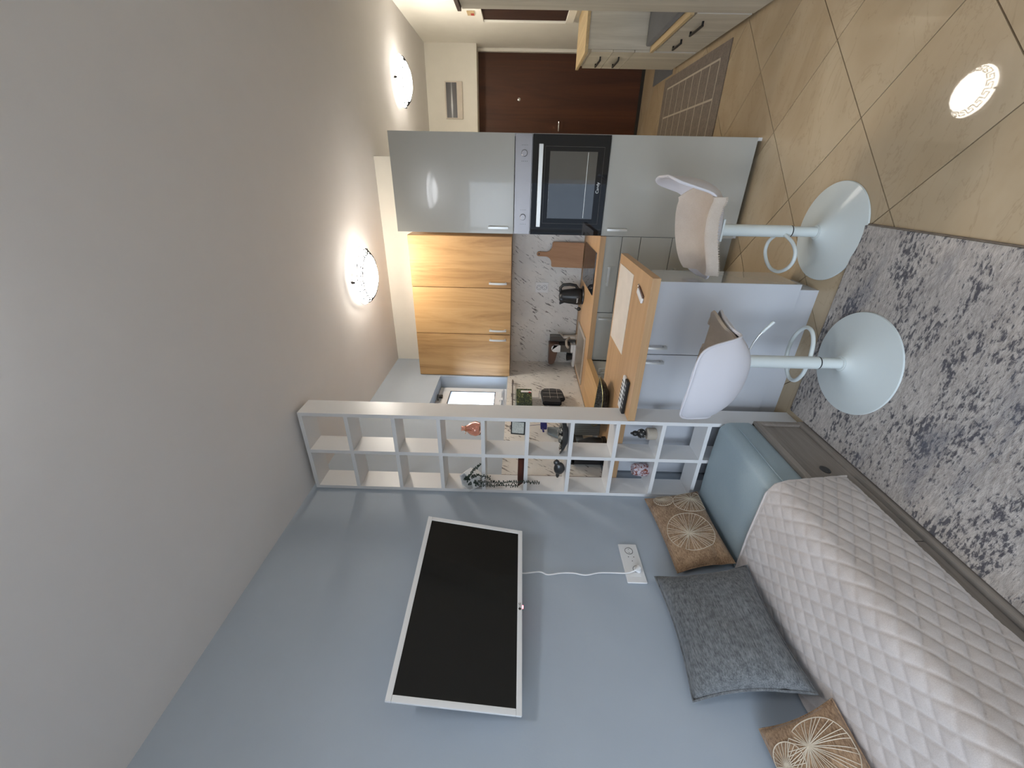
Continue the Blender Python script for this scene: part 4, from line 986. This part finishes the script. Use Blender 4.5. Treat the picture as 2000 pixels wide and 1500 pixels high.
def drape(name, label, t, fn, u0, u1, v0, v1, hang0, hang1, m, off=.014, tk=.010):
    o = thing(name, label, 'seat throw', t.location, t.rotation_euler.z)
    MW = Matrix.Translation(t.location) @ Matrix.Rotation(t.rotation_euler.z, 4, 'Z')
    def g(a, b):
        u = u0+(u1-u0)*a
        L0, L1 = hang0/.44, hang1/.44
        s = -L0+(v1-v0+L0+L1)*b
        rr = Vector((0, 0, 0))
        if s < 0: p = Vector(fn(u, v0)); p.z -= -s*.44; p.y -= .021*(1-math.exp(s*45)); p.z += off*math.exp(s*12)
        elif s > v1-v0: e = s-(v1-v0); p = Vector(fn(u, v1)); p.z -= e*.44; p.y += .021*(1-math.exp(-e*45)); p.z += off*math.exp(-e*12)
        else: p = Vector(fn(u, v0+s)); p.z += off+.004*math.sin(u*17+s*9)
        p.x += .004*math.sin(b*11)
        return MW @ p
    link('cloth', MB().sheet(g, 28, 44, tk), m, o, smooth=80)
    # fringe along both short ends
    fg = MB()
    for a in [i/40 for i in range(41)]:
        for b in (0.0, 1.0):
            p = g(a, b); 
            if (b == 0 and hang0) or (b == 1 and hang1): fg.tube([p+Vector((0, 0, .004)), p+Vector((0, 0, -.005))], .0016, 4)
    if hang0 or hang1: link('fringe', fg, m, o, kind='stuff')
    return o
s1, fn1, tp1 = make_stool('white bar stool with beige throw, nearest the tall oven cabinet', top_=.54, fa=math.radians(-4))
s1.location = (-.2258, 2.0977, 0); s1.rotation_euler.z = math.radians(182)
drape('seat_throw', 'beige towelling throw draped over the stool nearest the oven cabinet', s1, fn1, .46, .90, .0, 1.0, .045, .04, M_throw, off=.024)
s2, fn2, tp2 = make_stool('white bar stool standing on the rug, its back to the camera', joint=.172, top_=.505, fa=math.radians(10))
s2.location = (-.7133, 1.6369, .012); s2.rotation_euler.z = math.radians(82)
drape('seat_throw', 'taupe towelling throw on the stool standing on the rug', s2, fn2, .60, .98, .02, .99, 0, .0, M_throw2, off=.04)

# ------------------------------------------------------------------ rugs
rg_ = thing('area_rug', 'grey and beige abstract rug beside the daybed', 'rug', (-.63, .8, 0))
link('pile', bx(-1.112, -.170, -.9, 1.905, .0005, .012, .003), M_rug, rg_)
link('binding', MB().tube([(-1.110, 1.908, .005), (-.167, 1.908, .005), (-.167, -.9, .005)], .004, 6), M_mat, rg_)
hm = thing('hall_runner', 'grey-brown woven mat with a cream grid before the shoe cabinets', 'rug', (.6, 4.5, 0))
link('weave', bx(.20, .893, 3.755, 5.285, .0005, .008, .002), M_mat, hm)
ln = MB(); z0, z1 = .008, .0092
xa, xb, ya, yb = .29, .80, 3.90, 5.16
for x in (xa, .545, xb): ln.box(x-.007, x+.007, ya, yb, z0, z1)
for i in range(8): y = ya+(yb-ya)*i/7; ln.box(xa, xb, y-.004, y+.004, z0, z1)
link('woven_grid', ln, M_strip, hm, smooth=0)
tag(link('door_mat', bx(.915, 1.30, 5.10, 5.77, .0005, .008, .002), M_cush, loc=(1.1, 5.5, 0)), 'small dark grey mat in front of the entrance door', 'door mat')

# ------------------------------------------------------------------ hall furniture along the right wall
XF = .94
def dark_handle(parent, y0, y1, z):
    link('handle', MB().box(XF-.030, XF-.018, y0, y1, z-.008, z+.008, .003).box(XF-.02, XF, y0, y0+.012, z-.006, z+.006).box(XF-.02, XF, y1-.012, y1, z-.006, z+.006), M_black, parent)
c = thing('shoe_cabinet', 'pale ash shoe cabinet with an oak top beside the entrance door', 'cabinet', (1.14, 4.73, 0))
link('body', bx(XF+.018, XR-.003, 4.42, 5.05, .0, .958), M_ashz, c, smooth=0)
link('top_board', bx(XF-.012, XR-.003, 4.40, 5.075, .958, .985, .002), M_oaktop, c)
for z0, z1, hz in ((.74, .925, .82), (.555, .735, .655)):
    d = link('drawer', bx(XF, XF+.017, 4.425, 5.045, z0, z1, .001), M_ashz, c); dark_handle(d, 4.58, 4.86, hz)
link('door', bx(XF, XF+.017, 4.425, 5.045, .03, .55, .001), M_ashz, c)
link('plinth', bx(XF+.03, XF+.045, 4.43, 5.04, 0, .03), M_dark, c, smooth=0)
c = thing('hall_bench', 'low pale ash storage bench between shoe cabinet and wardrobe', 'bench', (1.14, 3.92, 0))
link('body', bx(XF+.018, XR-.003, 3.46, 4.385, .03, .405), M_ashz, c, smooth=0)
link('seat_board', bx(XF-.008, XR-.003, 3.455, 4.40, .405, .43, .002), M_oaktop, c)
for y0, y1, a, b in ((3.925, 4.38, 4.02, 4.22), (3.465, 3.92, 3.60, 3.84)):
    d = link('door', bx(XF, XF+.017, y0, y1, .03, .385, .001), M_ashz, c); dark_handle(d, a, b, .29)
link('plinth', bx(XF+.03, XF+.045, 3.47, 4.38, 0, .03), M_dark, c, smooth=0)
tag(link('bench_cushion', bx(XF+.03, XR-.006, 3.47, 4.385, .431, .475, .012, 3), M_cush, loc=(1.1, 3.9, .431)), 'dark grey seat pad on the low hall bench', 'cushion')
c = thing('hall_wardrobe', 'tall pale ash wardrobe at the edge of the picture', 'wardrobe', (1.14, 2.9, 0))
link('body', bx(XF+.018, XR-.003, 2.45, 3.445, .0, 1.92), M_ashz, c, smooth=0)
link('top_cornice', bx(XF-.012, XR-.003, 2.44, 3.45, 1.92, 1.945, .002), M_redbrown, c)
for y0, y1 in ((2.95, 3.443), (2.452, 2.946)):
    d = link('door', bx(XF, XF+.017, y0, y1, .03, 1.915, .001), M_ashz, c)
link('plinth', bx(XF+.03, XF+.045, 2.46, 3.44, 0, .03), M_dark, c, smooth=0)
mi = thing('wall_mirror', 'wide white framed mirror hung above the shoe cabinet', 'mirror', (XR, 4.75, 1.5))
my0, my1, mz0, mz1 = 4.30, 5.215, 1.03, 1.965; fw = .055
link('frame', MB().box(XR-.025, XR-.001, my0, my1, mz0, mz0+fw+.02, .003).box(XR-.025, XR-.001, my0, my1, mz1-fw, mz1, .003).box(XR-.025, XR-.001, my0, my0+fw, mz0+fw, mz1-fw, .003).box(XR-.025, XR-.001, my1-.04, my1, mz0+fw, mz1-fw, .003), M_cream, mi)
link('glass', bx(XR-.015, XR-.010, my0+.01, my1-.01, mz0+.01, mz1-.01), M_mirror, mi, smooth=0)
wp = thing('wall_plaque', 'tiny red and cream plaque above the mirror', 'plaque', (XR, 5.0, 2.0))
link('plate', bx(XR-.012, XR-.001, 4.95, 5.05, 1.985, 2.055, .002), M_oaktop, wp); link('red_motif', bx(XR-.0135, XR-.012, 4.985, 5.04, 1.99, 2.02, .0005), M_red, wp)
# picture above the entrance door
pc_ = thing('framed_picture', 'cream framed dark seascape picture above the entrance door', 'picture', (.78, YF, 2.35))
link('frame', bx(.588, .972, YF-.022, YF-.001, 2.250, 2.462, .003), M_paper, pc_)
link('print', bx(.600, .960, YF-.0235, YF-.022, 2.318, 2.448), M_sea, pc_, smooth=0)
